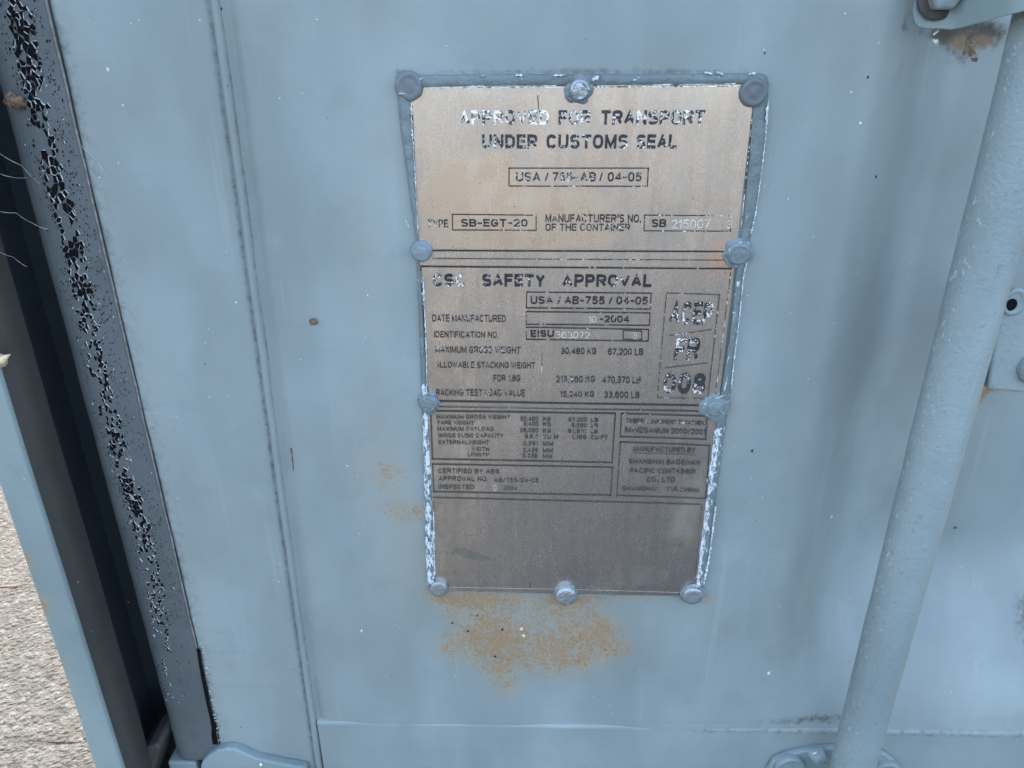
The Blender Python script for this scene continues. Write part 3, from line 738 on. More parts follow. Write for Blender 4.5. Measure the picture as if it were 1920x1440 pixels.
ridge([(1342, 950), (1336, 1000), (1329, 1050), (1319, 1098)], 'torn_paint_glint', .0007)
ridge([(1440, 200), (1435, 262), (1427, 330), (1417, 400), (1408, 440)], 'torn_paint_glint', .00045)
ridge([(1405, 470), (1394, 520), (1386, 600), (1376, 680), (1371, 730)], 'torn_paint_glint', .00055)
ridge([(770, 200), (774, 260), (779, 340), (784, 440)], 'torn_paint_glint', .00035)
ridge([(793, 520), (798, 620), (801, 730)], 'torn_paint_glint', .0004)
ridge([(800, 164), (900, 162), (1050, 161)], 'torn_paint_glint', .0003)  # glint of the top inner edge drawn as a pale thread
ridge([(1120, 161), (1250, 159), (1385, 157)], 'torn_paint_glint', .0003)  # same painted glint, carried on past the top rivet
ridge([(813, 960), (814, 1020), (815, 1080)], 'torn_paint_glint', .0005)
def chip_at(x, y, ln, wd, ang, Y=-.0046):
    b = MB(); p = at(x, y, Y); s = 1/3000.
    ca, sa = math.cos(ang), math.sin(ang); pts = []
    for u, v in ((-.5, -.1), (-.32, -.45), (-.1, -.25), (.1, -.5), (.3, -.2), (.5, .05), (.28, .2), (.12, .5), (-.12, .2), (-.3, .45)):
        uu, vv = u*ln*s*rng.uniform(.7, 1.1), v*wd*s*rng.uniform(.25, .95); pts.append((p[0]+uu*ca-vv*sa, p[2]+uu*sa+vv*ca))
    b.prism(pts, Y-.0006, Y+.0006); return b.build('paint_chip', M_CHIP, dp, bevel=.0002)
for q in [(1329, 137, 20, 7, -.3), (1350, 138, 18, 7, -.4), (1411, 138, 15, 7, .1), (1050, 141, 24, 5, 0), (975, 141, 18, 5, 0), (905, 142, 12, 4, 0), (1117, 146, 18, 12, .4), (1190, 150, 7, 6, 0), (1422, 178, 24, 8, -.5), (1438, 210, 36, 7, 1.55), (760, 175, 24, 6, 0), (787, 148, 14, 4, 0),
          (1386, 456, 12, 9, .6), (1350, 744, 20, 4, .4), (1361, 720, 30, 5, 1.45), (1337, 990, 12, 8, 1.4), (1333, 1030, 14, 7, 1.3), (764, 420, 16, 5, -1.2), (1334, 940, 9, 6, 1.3), (802, 930, 14, 7, 1.5), (800, 1010, 14, 8, 1.5), (804, 880, 12, 6, 1.4)]: chip_at(*q)

# ---- rivets
def rivet(x, y, rpx, hgt, mat, seed, style='dome', jr=.05, collar=0):
    c = at(x, y, -.003); e = at(x+rpx, y, -.003); r = float(e[0]-c[0]); b = MB()
    if style == 'dome': pr = [(r*1.02, 0), (r, hgt*.30), (r*.97, hgt*.48), (r*.90, hgt*.62), (r*.70, hgt*.74), (r*.66, hgt*.70), (r*.4, hgt*.78), (r*.1, hgt*.80)]
    else: pr = [(r, 0), (r, hgt*.75), (r*.97, hgt*.92), (r*.92, hgt), (r*.6, hgt*1.03), (r*.25, hgt*1.02)]
    b.dome((c[0], -.0024, c[2]), pr, 44, .00028 if style == 'dome' else .00022, seed, jr=jr*.6, tilt=(rng.uniform(-.06, .06), rng.uniform(-.08, .08)))
    n_ = len(b.v); o = b.build('rivet', mat, dp, smooth=50, att={'chip': [.28]*n_})
    if collar:
        b = MB(); b.dome((c[0], -.0024, c[2]), [(r*collar, 0), (r*collar*.97, .0014), (r*collar*.85, .0019), (r*.9, .0022)], 44, .0004, seed+11, jr=.30)
        b.build('paint_collar', M_RIVET, o, smooth=50, att={'chip': [.45]*len(b.v)})
    return o
rivet(767, 161, 27, .0042, M_RIVETD, 1, jr=.14)
rivet(1087, 169, 21, .0050, M_ALU, 2, jr=.10, collar=1.25)
rivet(1413, 173, 27, .0046, M_RIVETD, 3, jr=.06)
rivet(791, 470, 20, .0056, M_RIVET, 4)
rivet(1384, 475, 24, .0052, M_RIVET, 5, jr=.16, collar=1.2)
rivet(804, 755, 18.5, .0056, M_RIVET, 6, collar=1.2)
rivet(1341, 764, 17, .0050, M_RIVET, 7, collar=1.65, jr=.08)
rivet(823, 1101, 17, .0040, M_ALU, 8, 'flat', jr=.03)
rivet(1061, 1112, 19.5, .0056, M_ALU, 9, 'flat', jr=.03, collar=1.12)
rivet(1298, 1113, 19, .0046, M_ALU, 10, 'flat', jr=.04, collar=1.15)

# ---- printing
def ZC(reg, x, y):
    if reg == 1: return 720+x/2.5946, 110+y/2.5946
    if reg == 2: return 760+x/2.909, 480+y/2.909
    return 760+x/3., 740+y/3.
YI = YP-.00062

# a condensed grotesque drawn as strokes: every glyph is (width, [polylines in a unit box])
def arc(cx, cy, rx, ry, a0, a1, n=9, e=2.5):
    o = []
    for i in range(n+1):
        a = R(a0+(a1-a0)*i/n); c, s_ = math.cos(a), math.sin(a)
        o.append((cx+rx*math.copysign(abs(c)**(2/e), c), cy+ry*math.copysign(abs(s_)**(2/e), s_)))
    return o
_O = arc(.5, .5, .5, .5, 90, 450, 28)
def bowl(y0, y1, x=.55): return [(0, y1), (x, y1)] + arc(x, (y0+y1)/2, 1-x, (y1-y0)/2, 90, -90, 10)[1:-1] + [(x, y0), (0, y0)]
_S = arc(.5, .76, .49, .24, 18, 90, 4) + arc(.5, .76, .49, .24, 90, 235, 8)[1:] + [(.5, .5)] + arc(.5, .25, .5, .25, 55, -90, 8) + arc(.5, .25, .5, .25, -90, -162, 4)[1:]
GL = {
 'A': (.70, [[(0, 0), (.5, 1), (1, 0)], [(.18, .30), (.82, .30)]]),
 'B': (.64, [[(0, 0), (0, 1)], bowl(.53, 1, .52), bowl(0, .53, .55)]),
 'C': (.66, [arc(.5, .5, .5, .5, 32, 328, 22)]),
 'D': (.66, [[(0, 0), (0, 1)], bowl(0, 1, .40)]),
 'E': (.58, [[(1, 1), (0, 1), (0, 0), (1, 0)], [(0, .52), (.9, .52)]]),
 'F': (.55, [[(1, 1), (0, 1), (0, 0)], [(0, .50), (.88, .50)]]),
 'G': (.68, [arc(.5, .5, .5, .5, 32, 330, 22) + [(1, .46), (.55, .46)]]),
 'H': (.66, [[(0, 0), (0, 1)], [(1, 0), (1, 1)], [(0, .52), (1, .52)]]),
 'I': (.0, [[(0, 0), (0, 1)]]),
 'J': (.5, [[(1, 1), (1, .3)] + arc(.5, .28, .5, .28, 0, -180, 10)[1:]]),
 'K': (.66, [[(0, 0), (0, 1)], [(1, 1), (.05, .40)], [(.34, .60), (1, 0)]]),
 'L': (.54, [[(0, 1), (0, 0), (1, 0)]]),
 'M': (.78, [[(0, 0), (0, 1)], [(0, 1), (.5, .08), (1, 1)], [(1, 1), (1, 0)]]),
 'N': (.66, [[(0, 0), (0, 1)], [(0, 1), (1, 0)], [(1, 0), (1, 1)]]),
 'O': (.68, [_O]), 'P': (.62, [[(0, 0), (0, 1)], bowl(.44, 1)]),
 'Q': (.68, [_O, [(.6, .25), (1, -.02)]]),
 'R': (.66, [[(0, 0), (0, 1)], bowl(.47, 1), [(.55, .47), (1, 0)]]),
 'S': (.62, [_S]), 'T': (.62, [[(0, 1), (1, 1)], [(.5, 1), (.5, 0)]]),
 'U': (.66, [[(0, 1), (0, .34)] + arc(.5, .34, .5, .34, 180, 360, 12)[1:-1] + [(1, .34), (1, 1)]]),
 'V': (.68, [[(0, 1), (.5, 0), (1, 1)]]), 'W': (.94, [[(0, 1), (.26, 0), (.5, 1), (.74, 0), (1, 1)]]),
 'X': (.68, [[(0, 0), (1, 1)], [(0, 1), (1, 0)]]), 'Y': (.66, [[(0, 1), (.5, .44), (1, 1)], [(.5, .44), (.5, 0)]]),
 'Z': (.62, [[(0, 1), (1, 1), (0, 0), (1, 0)]]),
 '0': (.58, [_O]), '1': (.26, [[(0, .76), (1, 1), (1, 0)]]),
 '2': (.56, [arc(.5, .72, .5, .28, 170, 0, 10) + arc(.5, .72, .5, .28, 0, -45, 4)[1:] + [(0, 0), (1, 0)]]),
 '3': (.56, [arc(.48, .75, .46, .25, 160, -70, 12) + [(.35, .52)], [(.35, .52)] + arc(.48, .27, .52, .27, 70, -160, 12)]),
 '4': (.60, [[(.76, 0), (.76, 1), (0, .28), (1, .28)]]),
 '5': (.56, [[(.92, 1), (.14, 1), (.05, .50)] + arc(.48, .32, .52, .32, 120, -155, 13)]),
 '6': (.58, [arc(.5, .32, .5, .32, 180, 540, 20), arc(.52, .5, .52, .5, 180, 40, 10)]),
 '7': (.54, [[(0, 1), (1, 1), (.30, 0)]]),
 '8': (.58, [arc(.5, .76, .44, .24, 90, 450, 18), arc(.5, .26, .5, .26, 90, 450, 20)]),
 '9': (.58, [arc(.5, .68, .5, .32, 0, 360, 20), arc(.48, .5, .52, .5, 0, -140, 10)]),
 '/': (.34, [[(0, -.04), (1, 1.04)]]), '–': (.34, [[(0, .44), (1, .44)]]), '.': (.0, [[(0, -.02), (0, .06)]]), ',': (.05, [[(1, .07), (0, -.16)]]), "'": (.0, [[(0, .72), (0, 1.05)]]),
}
def glyphs(s, t):
    """flat mesh of a line of capitals, cap height 1, stroke t; no two strokes share a plane (third value = lift)"""
    V, Fc, x, k = [], [], 0.0, 0
    for ch in s:
        if ch == ' ': x += .42; continue
        w_, st = GL[ch]
        if ch in "./,'": x += .02
        for pl_ in st:
            pts = [Vector((x+t/2+p[0]*w_*(1.0), t/2+p[1]*(1-t))) for p in pl_]
            cl = (pts[0]-pts[-1]).length < 1e-6; m = len(pts); k += 1; base = len(V)
            if cl: pts = pts[:-1]; m -= 1
            for i, p in enumerate(pts):
                d0 = (p-pts[i-1]) if (i or cl) else (pts[1]-p); d1 = (pts[(i+1) % m]-p) if (i < m-1 or cl) else (p-pts[i-1])
                if d0.length < 1e-7: d0 = d1
                if d1.length < 1e-7: d1 = d0
                d0, d1 = d0.normalized(), d1.normalized()
                n0, n1 = Vector((-d0.y, d0.x)), Vector((-d1.y, d1.x)); nn = n0+n1
                nn = nn.normalized() if nn.length > 1e-4 else n0
                f = min(1/max(.35, nn.dot(n0)), 1.7)*t/2
                e = Vector((0, 0))
                if not cl and i == 0 and abs(d1.y) < .15*abs(d1.x)+1e-9: e = -d1*t*.45
                if not cl and i == m-1 and abs(d0.y) < .15*abs(d0.x)+1e-9: e = d0*t*.45
                if not cl and i == 0 and abs(d1.y) > .95: e = -d1*t*.5
                if not cl and i == m-1 and abs(d0.y) > .95: e = d0*t*.5
                for sg in (1, -1): V.append((p.x+nn.x*f*sg+e.x, p.y+nn.y*f*sg+e.y, k % 7))
            for i in range(m if cl else m-1):
                j = (i+1) % m; Fc.append((base+2*i, base+2*i+1, base+2*j+1, base+2*j))
        x += w_ + t + .15
    return np.array(V), Fc
class Print:
    def __init__(s): s.b = MB(); s.w = []
    def text(s, reg, t, xl, yl, xr, yr, yt, wear=0.0, bold=.024, slant=0.0):
        v, f = glyphs(t, .125+bold*2.2)
        A, B = at(*ZC(reg, xl, yl), YI), at(*ZC(reg, xr, yr), YI); T = at(*ZC(reg, xl, yt), YI)
        h = T[2]-A[2]; x0, x1 = v[:, 0].min(), v[:, 0].max(); n = len(s.b.v)
        for q in v:
            u = (q[0]-x0)/(x1-x0); z = q[1]*h
            s.b.v.append((A[0]+(B[0]-A[0])*u+z*slant, YI-q[2]*2e-6, A[2]+(B[2]-A[2])*u+z)); s.w.append(wear)
        s.b.f += [tuple(n+i for i in p) for p in f]; return s
    def line(s, reg, x0, y0, x1, y1, wmm=.8, wear=0.0):
        a, c = Vector(at(*ZC(reg, x0, y0), YI)), Vector(at(*ZC(reg, x1, y1), YI)); e = (c-a); nn = Vector((-e.z, 0, e.x)).normalized()*wmm*.0005
        t = e.normalized()*wmm*.0004
        s.b.quad(a-nn-t, c-nn+t, c+nn+t, a+nn-t); s.w += [wear]*4; return s
    def rect(s, reg, p, wmm=.7, wear=0.0):
        for i in range(4): 
            a, c = p[i], p[(i+1) % 4]; s.line(reg, a[0], a[1], c[0], c[1], wmm if i % 2 == 0 else wmm*.99, wear)
        return s
    def build(s, name, parent, mat=None, label=None):
        global YI
        me = s.b.build(name, mat or M_INK, parent, att={'wear': [q-.10*float(np.clip((.80-v[2])/.12, 0, 1)) for q, v in zip(s.w, s.b.v)], 'fade': [float(np.clip((.80-v[2])/.12, 0, 1)) for v in s.b.v]}); YI -= .000001
        if label: me['label'] = label
        return me
def T(parent, *a, name='lettering', mat=None, **k): return Print().text(*a, **k).build(name, parent, mat)

# customs approval panel
cu = Print()
cu.line(1, 135, 215, 165, 880, .55, .10).line(1, 1790, 290, 1735, 850, .45, .20).line(1, 205, 142, 1728, 134, .5, .26)
cu.line(1, 238, 934, 1655, 939, .95, -.04).line(1, 238, 973, 1655, 981, .42, .02)
cp_ = cu.build('customs_approval_border', dp)
for s, xl, xr, wr in (('APPROVED', 368, 803, .19), ('FOR', 848, 1003, .13), ('TRANSPORT', 1055, 1558, .12)): T(cp_, 1, s, xl, 322, xr, 321, 251, wear=wr, bold=.046)
for s, xl, xr, wr in (('UNDER', 478, 745, .09), ('CUSTOMS', 790, 1185, .06), ('SEAL', 1228, 1423, .05)): T(cp_, 1, s, xl, 438, xr, 438, 369, wear=wr, bold=.046)
Print().rect(1, [(608, 533), (1287, 533), (1281, 622), (608, 620)], .62, .02).build('lettering_box', cp_)
for s, xl, xr, wr in (('USA', 642, 760, .08), ('/', 782, 800, 0), ('755', 820, 915, .10), ('–', 920, 945, .0), ('AB', 955, 1030, .08), ('/', 1048, 1063, 0), ('04–05', 1088, 1252, .02)): T(cp_, 1, s, xl, 598, xr, 598, 553, wear=wr) if s != '–' else Print().line(1, 921, 580, 944, 580, .9, .03).build('lettering', cp_)
T(cp_, 1, 'TYPE', 213, 822, 313, 822, 783, wear=.09)
Print().rect(1, [(333, 758), (740, 762), (740, 836), (333, 834)], .6, .03).build('lettering_box', cp_)
T(cp_, 1, 'SB–EGT–20', 376, 818, 698, 818, 781, wear=.04, bold=.03)
T(cp_, 1, "MANUFACTURER'S NO.", 785, 796, 1250, 798, 757, wear=.02, bold=.02)
T(cp_, 1, 'OF THE CONTAINER', 785, 838, 1197, 839, 803, wear=.04, bold=.02)
Print().rect(1, [(1268, 762), (1690, 765), (1686, 840), (1266, 838)], .55, .08).build('lettering_box', cp_)
T(cp_, 1, 'SB', 1302, 820, 1372, 820, 782, wear=.05, bold=.03)
T(cp_, 1, '215007', 1395, 826, 1585, 824, 784, mat=M_STAMP, name='stamped_number', bold=-.004)
T(cp_, 1, '3', 1668, 826, 1690, 826, 786, mat=M_STAMP, name='stamped_number', bold=-.004)
# safety approval panel
sa = Print()
sa.line(2, 85, 58, 1780, 70, .95, -.02).line(2, 84, 66, 124, 760, .6, .06).line(2, 188, 792, 1612, 816, .9, -.05).line(2, 188, 824, 1600, 846, .45, .0)
sa.line(2, 1777, 90, 1690, 770, .35, .12)
sp_ = sa.build('safety_approval_border', dp)
for s, xl, xr, wr in (('CSC', 150, 325, .10), ('SAFETY', 420, 760, .03), ('APPROVAL', 857, 1342, .01)): T(sp_, 2, s, xl, 166+(xl-150)*.0035, xr, 166+(xr-150)*.0035, 98+(xl-150)*.004, wear=wr, bold=.048)
Print().rect(2, [(662, 198), (1342, 204), (1337, 291), (660, 284)], .65, .0).build('lettering_box', sp_)
for s, xl, xr in (('USA', 683, 805), ('/', 830, 848), ('AB–755', 868, 1087), ('/', 1110, 1129), ('04–05', 1150, 1322)): T(sp_, 2, s, xl, 262+(xl-683)*.006, xr, 262+(xr-683)*.006, 220+(xl-683)*.006, wear=.0, bold=.028)
T(sp_, 2, 'DATE MANUFACTURED', 148, 358, 548, 361, 320, wear=.0, bold=.014)
Print().rect(2, [(660, 305), (1335, 312), (1332, 380), (660, 374)], .6, -.02).build('lettering_box', sp_)
T(sp_, 2, '–2004', 1060, 363, 1220, 364, 327, wear=-.03, bold=.03)
T(sp_, 2, '10', 998, 363, 1040, 363, 327, mat=M_STAMP, name='stamped_number', bold=-.004)
T(sp_, 2, 'IDENTIFICATION NO.', 157, 445, 507, 448, 411, wear=.01, bold=.014)
Print().rect(2, [(660, 390), (1328, 402), (1325, 466), (660, 456)], .6, -.02).build('lettering_box', sp_)
T(sp_, 2, 'EISU', 683, 443, 810, 444, 406, wear=-.03, bold=.032)
T(sp_, 2, '363072', 820, 448, 1005, 450, 411, mat=M_STAMP, name='stamped_number', bold=-.004)
Print().rect(2, [(1190, 408), (1290, 411), (1290, 457), (1188, 455)], .5, .02).build('lettering_box', sp_)
T(sp_, 2, '3', 1238, 452, 1262, 452, 416, mat=M_STAMP, name='stamped_number', bold=-.004)
for s, xl, yl, xr, yr, yt, wr in (('MAXIMUM GROSS WEIGHT', 162, 528, 628, 533, 492, .0), ('ALLOWABLE STACKING WEIGHT', 165, 610, 708, 615, 577, .04), ('FOR 1.8G', 480, 685, 627, 686, 650, -.02), ('RACKING TEST LOAD VALUE', 168, 763, 652, 767, 728, .02)): T(sp_, 2, s, xl, yl, xr, yr, yt, wear=wr, bold=.012)
for s, xl, yb, xr, yt in (('30,480 KG', 848, 536, 1042, 502), ('67,200 LB', 1105, 541, 1297, 505), ('213,360 KG', 820, 690, 1035, 655), ('470,370 LB', 1073, 695, 1283, 658), ('15,240 KG', 845, 770, 1030, 738), ('33,600 LB', 1085, 775, 1277, 741)): T(sp_, 2, s, xl, yb, xr, yb+1.5, yt, wear=.01, bold=.016)
Print().line(2, 745, 532, 745, 600, .3, .0).build('lettering_box', sp_)
Print().line(2, 743, 600, 743, 640, .5, .5).line(2, 737, 600, 750, 600, .4, .5).build('stamped_number', sp_, M_STAMP)
Print().rect(2, [(1425, 203), (1715, 212), (1650, 780), (1375, 773)], .42, .03).line(2, 1440, 435, 1670, 402, .4, .03).line(2, 1415, 612, 1645, 585, .4, .03).build('lettering_box', sp_)
T(sp_, 2, 'ACEP', 1437, 373, 1665, 377, 247, wear=.10, bold=.040, slant=.06)
T(sp_, 2, 'FR', 1463, 569, 1595, 570, 447, wear=.10, bold=.040, slant=.05)
T(sp_, 2, '008', 1403, 750, 1630, 755, 638, wear=.09, bold=.042, slant=.03)
# capacity table
ta = Print()
ta.line(3, 190, 39, 1655, 63, .8, -.03).line(3, 190, 68, 1650, 96, .35, .02)
ta.rect(3, [(142, 93), (1182, 107), (1163, 383), (152, 363)], .95, -.06)
tp_ = ta.build('capacity_table_border', dp)
for s, xl, xr, yb, yt, wr in (('MAXIMUM GROSS WEIGHT', 175, 590, 138, 115, .02), ('TARE WEIGHT', 178, 388, 170, 148, .03), ('MAXIMUM PAYLOAD', 180, 495, 205, 183, .04), ('INSIDE CUBIC CAPACITY', 188, 552, 242, 220, .02), ('EXTERNAL HEIGHT', 188, 470, 280, 258, .03), ('WIDTH', 373, 470, 318, 296, .02), ('LENGTH', 352, 470, 348, 328, .06)): T(tp_, 3, s, xl, yb, xr, yb+2, yt, wear=wr, bold=.024)
for k, (s, xl, xr, yb, u, ux) in enumerate((('30,480', 645, 748, 147, 'KG', 818), ('2,400', 663, 748, 176, 'KG', 820), ('28,080', 643, 748, 213, 'KG', 820), ('33.1', 668, 745, 247, 'CU M', 860), ('2,591', 660, 745, 287, 'MM', 832), ('2,438', 660, 745, 325, 'MM', 830), ('6,058', 660, 743, 357, 'MM', 826))):
    T(tp_, 3, s, xl, yb, xr, yb+1, yb-23, wear=.0, bold=.028); T(tp_, 3, u, 773, yb+3, ux, yb+4, yb-20, wear=.01, bold=.028)
for s, xl, xr, yb, u, ux in (('67,200', 918, 1022, 152, 'LB', 1085), ('5,290', 935, 1020, 184, 'LB', 1083), ('61,910', 915, 1020, 217, 'LB', 1082), ('1,169', 935, 1018, 250, 'CU FT', 1138)):
    T(tp_, 3, s, xl, yb, xr, yb+1, yb-23, wear=.02, bold=.028); T(tp_, 3, u, 1043, yb+2, ux, yb+4, yb-21, wear=.01, bold=.028)
# certification box
ce = Print(); ce.rect(3, [(152, 392), (1165, 410), (1155, 568), (160, 547)], .9, -.05).line(3, 160, 580, 1660, 618, .8, -.04).line(3, 160, 600, 166, 1060, .45, .09).line(3, 1668, 622, 1630, 1040, .4, .12)
cb_ = ce.build('certification_border', dp)
for s, xl, yl, xr, yr, yt, wr in (('CERTIFIED BY ABS', 185, 442, 528, 446, 417, .03), ('APPROVAL NO.', 187, 486, 465, 489, 460, .04), ('AB/755/04–05', 500, 493, 750, 496, 468, .0), ('INSPECTED', 188, 531, 387, 534, 506, .05), ('2004', 552, 537, 628, 539, 514, .0)): T(cb_, 3, s, xl, yl, xr, yr, yt, wear=wr, bold=.024)
T(cb_, 3, '10', 488, 541, 515, 541, 507, mat=M_STAMP, name='stamped_number', bold=-.004)
# treatment and maker boxes
mk = Print(); mk.rect(3, [(1216, 108), (1700, 122), (1690, 252), (1210, 238)], .8, .02).rect(3, [(1210, 268), (1712, 287), (1692, 586), (1190, 568)], .8, .02)
mb_ = mk.build('maker_border', dp)
for s, xl, yl, xr, yr, yt, wr, bd in (('TIMBER COMPONENT TREATMENT', 1243, 160, 1700, 173, 136, .08, .022), ('IM/MEGANIUM 2000/2001', 1235, 215, 1688, 226, 184, .04, .022), ('MANUFACTURED BY', 1285, 320, 1630, 328, 293, .03, .022), ('SHANGHAI BAOSHAN', 1257, 390, 1655, 398, 363, .04, .024),
    ('PACIFIC CONTAINER', 1263, 441, 1632, 448, 415, .02, .024), ('CO., LTD', 1358, 493, 1517, 495, 466, .0, .024), ('SHANGHAI', 1220, 542, 1410, 545, 515, .0, .024), ('P.R.CHINA', 1475, 546, 1655, 551, 522, .06, .024)): T(mb_, 3, s, xl, yl, xr, yr, yt, wear=wr, bold=bd)
Print().line(3, 1280, 329, 1634, 339, .4, .0).build('lettering_box', mb_)
# scribed line at the foot of the sheet, nick and pin holes
Print().line(3, 245, 1083, 850, 1094, .4, .3).line(3, 960, 1096, 1540, 1113, .4, .3).build('scribed_line', dp, M_STAMP)
Print().line(3, 701, 1055, 701, 1086, .45, -.3).build('dark_nick', dp, M_BLACKBIT); Print().line(1, 748, 180, 752, 245, .45, -.3).build('dark_nick', dp, M_BLACKBIT)
for x, y, r in ((265, 812, 3.5), (235, 890, 3.5), (263, 898, 4), (271, 887, 3.5), (277, 1001, 4), (467, 670, 2.5), (200, 607, 3), (422, 1022, 2.5)):
    c = at(*ZC(3, x, y), YI); rr = r/9000.; b = MB()
    b.dome((c[0], YI+.0001, c[2]), [(rr, 0), (rr*.8, .0002), (rr*.3, .0003)], 10)
    b.build('pin_spot', M_BLACKBIT, dp)

# ------------------------------------------------------------------ small things on the door
def lump(name, px, py, Y, rx, rz, hgt, mat, label, cat, seed, group=None, jr=.5, n=14, rot=0):
    c = at(px, py, Y); b = MB(); b.dome((0, 0, 0), [(1, 0), (.92, .4), (.6, .85), (.25, 1.0)], n, 0, seed, jr=jr)
    ca, sa = math.cos(rot), math.sin(rot)
    b.v = [(c[0]+(v[0]*rx*ca-v[2]*rz*sa), Y+v[1]*hgt, c[2]+(v[0]*rx*sa+v[2]*rz*ca)) for v in b.v]
    o = b.build(name, mat, origin=tuple(c), smooth=60); return tag(o, label, cat, group)
lump('rust_flake', 588, 603, -.0002, .0026, .0024, .0012, M_BROWN, 'small rust flake on the door panel left of the plate, level with the date line', 'rust flake', 3, 'rust flakes on the door')
lump('rust_flake', 1791, 989, .004, .0016, .0014, .0008, M_BROWN, 'tiny dark rust flake right of the plate, just left of the locking bar', 'rust flake', 8, 'rust flakes on the door')
lump('dried_debris', 27, 190, -.006, .0055, .0042, .003, M_BROWN, 'brown dried debris caught on the edge of the cracked gasket at upper left', 'debris', 5, jr=.8, n=22)
b = MB(); b.tube([P(546, 840, -.0006), P(548, 856, -.0008), P(550, 883, -.0006)], .0007, 6, .0003)
tag(b.build('twig_bit', M_BROWN, origin=P(548, 883, 0)), 'thin dark sliver of twig stuck upright on the door left of the capacity table', 'twig')
# snail-like shell on the post
b = MB(); c = np.array(at(0, 676, -.0515)); t = np.array(at(20, 664, -.0515)); ax = t-c
b.tube([tuple(c+ax*u+np.array([0, -.002*math.sin(u*3), 0])) for u in np.linspace(0, 1, 9)], .0044, 12, .0004)
tag(b.build('snail_shell', M_SHELL, smooth=70, origin=tuple(c)), 'small tan pointed snail shell sticking to the dark corner post at left edge', 'shell')
# dry leaf hanging under the upper bracket
b = MB()
def leaf(pts_l, pts_r, Y):
    for i in range(len(pts_l)-1):
        a_, c_, d_, e_ = P(*pts_l[i], Y), P(*pts_r[i], Y), P(*pts_r[i+1], Y), P(*pts_l[i+1], Y)
        q = [(v[0], v[1]-rng.uniform(0, .004), v[2]) for v in (a_, c_, d_, e_)]; b.loft(q, [(v[0], v[1]+.0007, v[2]) for v in q])
leaf([(1815, 62), (1809, 75), (1810, 85), (1817, 89), (1815, 100), (1816, 108), (1822, 115)], [(1817, 62), (1825, 72), (1827, 80), (1822, 88), (1829, 98), (1831, 108), (1828, 116)], .012)
leaf([(1812, 86), (1805, 92), (1803, 100)], [(1815, 86), (1809, 96), (1804, 104)], .010)
tag(b.build('dead_leaf', M_LEAF, origin=P(1815, 60, .012)), 'shrivelled grey-brown leaf hanging under the bracket beside the locking bar', 'leaf')
lump('straw_bit', 1755, 61, -.003, .0020, .0007, .0008, M_PALEBIT, 'upper pale straw bit tucked against the lower edge of the top right bracket', 'straw', 2, group='straw bits on the door', rot=.75, jr=.2)
lump('straw_bit', 1754, 78, -.001, .0017, .0011, .0008, M_PALEBIT, 'lower pale crooked bit of straw on the door just below the top right bracket', 'straw', 6, group='straw bits on the door', rot=-.5, jr=.7)
lump('straw_bit', 1527, 1412, -.012, .0022, .0006, .0008, M_PALEBIT, 'pale straw bit wedged between the lower bolt and the locking bar', 'straw', 4, group='straw bits on the door', rot=.6, jr=.2)
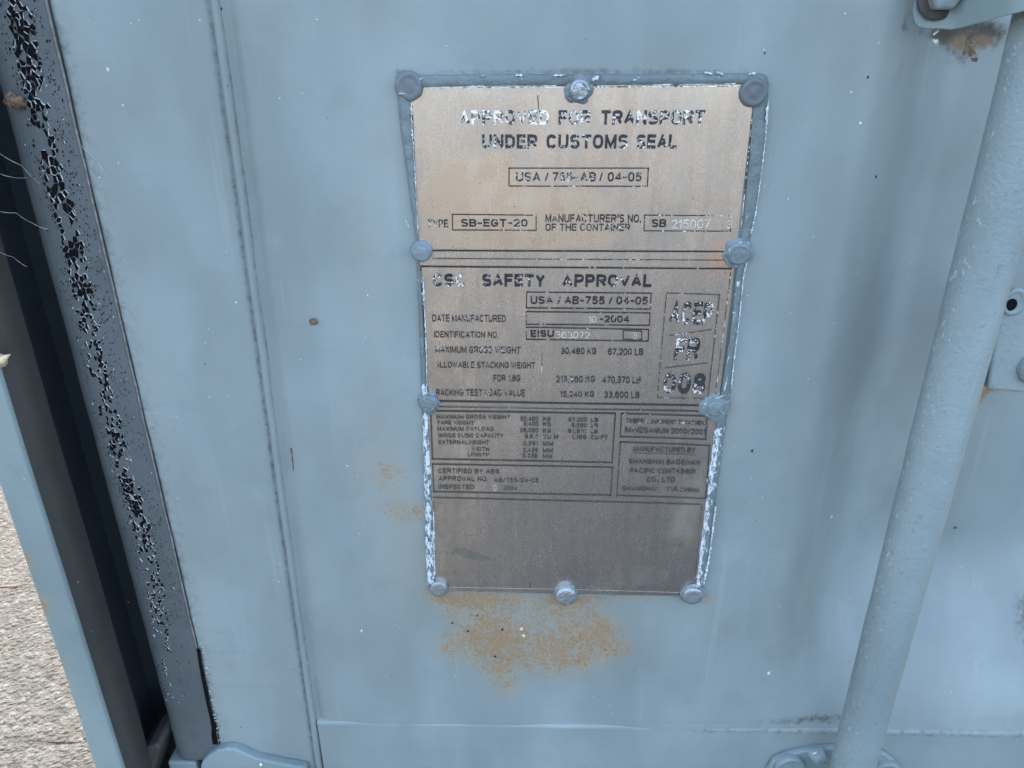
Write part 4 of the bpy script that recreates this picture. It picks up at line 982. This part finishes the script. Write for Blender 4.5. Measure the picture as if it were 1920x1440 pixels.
# web strands across the dark gap
for lab, pts in (('second of the pale cobweb strands from the top, reaching a white speck at the gasket', [(-10, 320, -.03), (18, 331, -.025), (50, 333, -.008)]), ('long third cobweb strand from the top, slanting down across the dark gap', [(-10, 394, -.03), (30, 399, -.024), (60, 418, -.012), (90, 430, -.006)]),
            ('short cobweb strand leaving the gasket edge onto the smooth blue-grey door', [(152, 272, -.005), (165, 285, -.003), (182, 300, -.001), (200, 330, -.0006)]), ('lowest cobweb strand across the dark gap at the left edge', [(-5, 470, -.03), (25, 482, -.02), (50, 500, -.012)]),
            ('topmost cobweb strand across the dark gap, just below the brown debris', [(-5, 285, -.03), (40, 310, -.02), (75, 345, -.007)])):
    q = [Vector(P(*p)) for p in pts]; fine_ = []; b = MB()
    for i in range(len(q)-1):
        for k in range(6): fine_.append(q[i].lerp(q[i+1], k/6.)+Vector((0, 0, -.0006*math.sin(k/6.*math.pi))))
    fine_.append(q[-1]); b.tube(fine_, .00013, 5)
    tag(b.build('cobweb_strand', M_WEB, origin=tuple(fine_[0])), lab, 'cobweb', 'cobweb strands by the gasket')
# dust, bits of paint and fly specks over the door: nobody could count them
b = MB(); bd = MB()
for i in range(60):
    px, py = rng.uniform(200, 1900), rng.uniform(10, 1430)
    if 735 < px < 1450 and 130 < py < 1130: continue
    p = at(px, py, 0)
    if p[0] > .18: continue
    (b if rng.random() < .75 else bd).dome((p[0], float(panel_y(np.array(p[0]), np.array(p[2])))-.0001, p[2]), [(rng.uniform(.0003, .0006), 0), (.0003, .0003), (.0001, .0004)], 8, 0, i, jr=.8, sq=rng.uniform(.7, 1.5))
for px, py, r in ((848, 1169, 2.4), (877, 1184, 2.8), (942, 1181, 2.8), (928, 1232, 2.6), (895, 1155, 2.2), (1628, 145, 1.8), (1650, 335, 2), (1788, 985, 2.2), (1410, 845, 2.6)):
    p = at(px, py, 0); bd.dome((p[0], float(panel_y(np.array(p[0]), np.array(p[2])))-.0001, p[2]), [(r/2900., 0), (r/4000., .0004), (.0001, .0006)], 9, 0, px, jr=.5, sq=1.4)
for px, py, r in ((200, 131, 3), (228, 198, 2), (678, 1182, 3), (978, 1182, 4), (982, 1195, 4), (1615, 232, 2.6), (1590, 1021, 4), (1443, 1265, 4), (494, 1420, 4.5), (464, 1432, 5)):
    p = at(px, py, -.001); b.dome((p[0], float(panel_y(np.array(p[0]), np.array(p[2])))-.0002 - (.0085 if py > 1410 else 0), p[2]), [(r/2900., 0), (r/4000., .0004), (.0001, .0006)], 9, 0, px, jr=.6, sq=1.3)
ds = b.build('dust_specks', M_PALEBIT, origin=(0, 0, .6)); tag(ds, 'scattered tiny pale dust specks stuck on the painted door', 'dust', kind='stuff')
ds = bd.build('fly_specks', M_BLACKBIT, origin=(0, 0, .6)); tag(ds, 'scattered tiny black fly specks on the painted door', 'specks', kind='stuff')
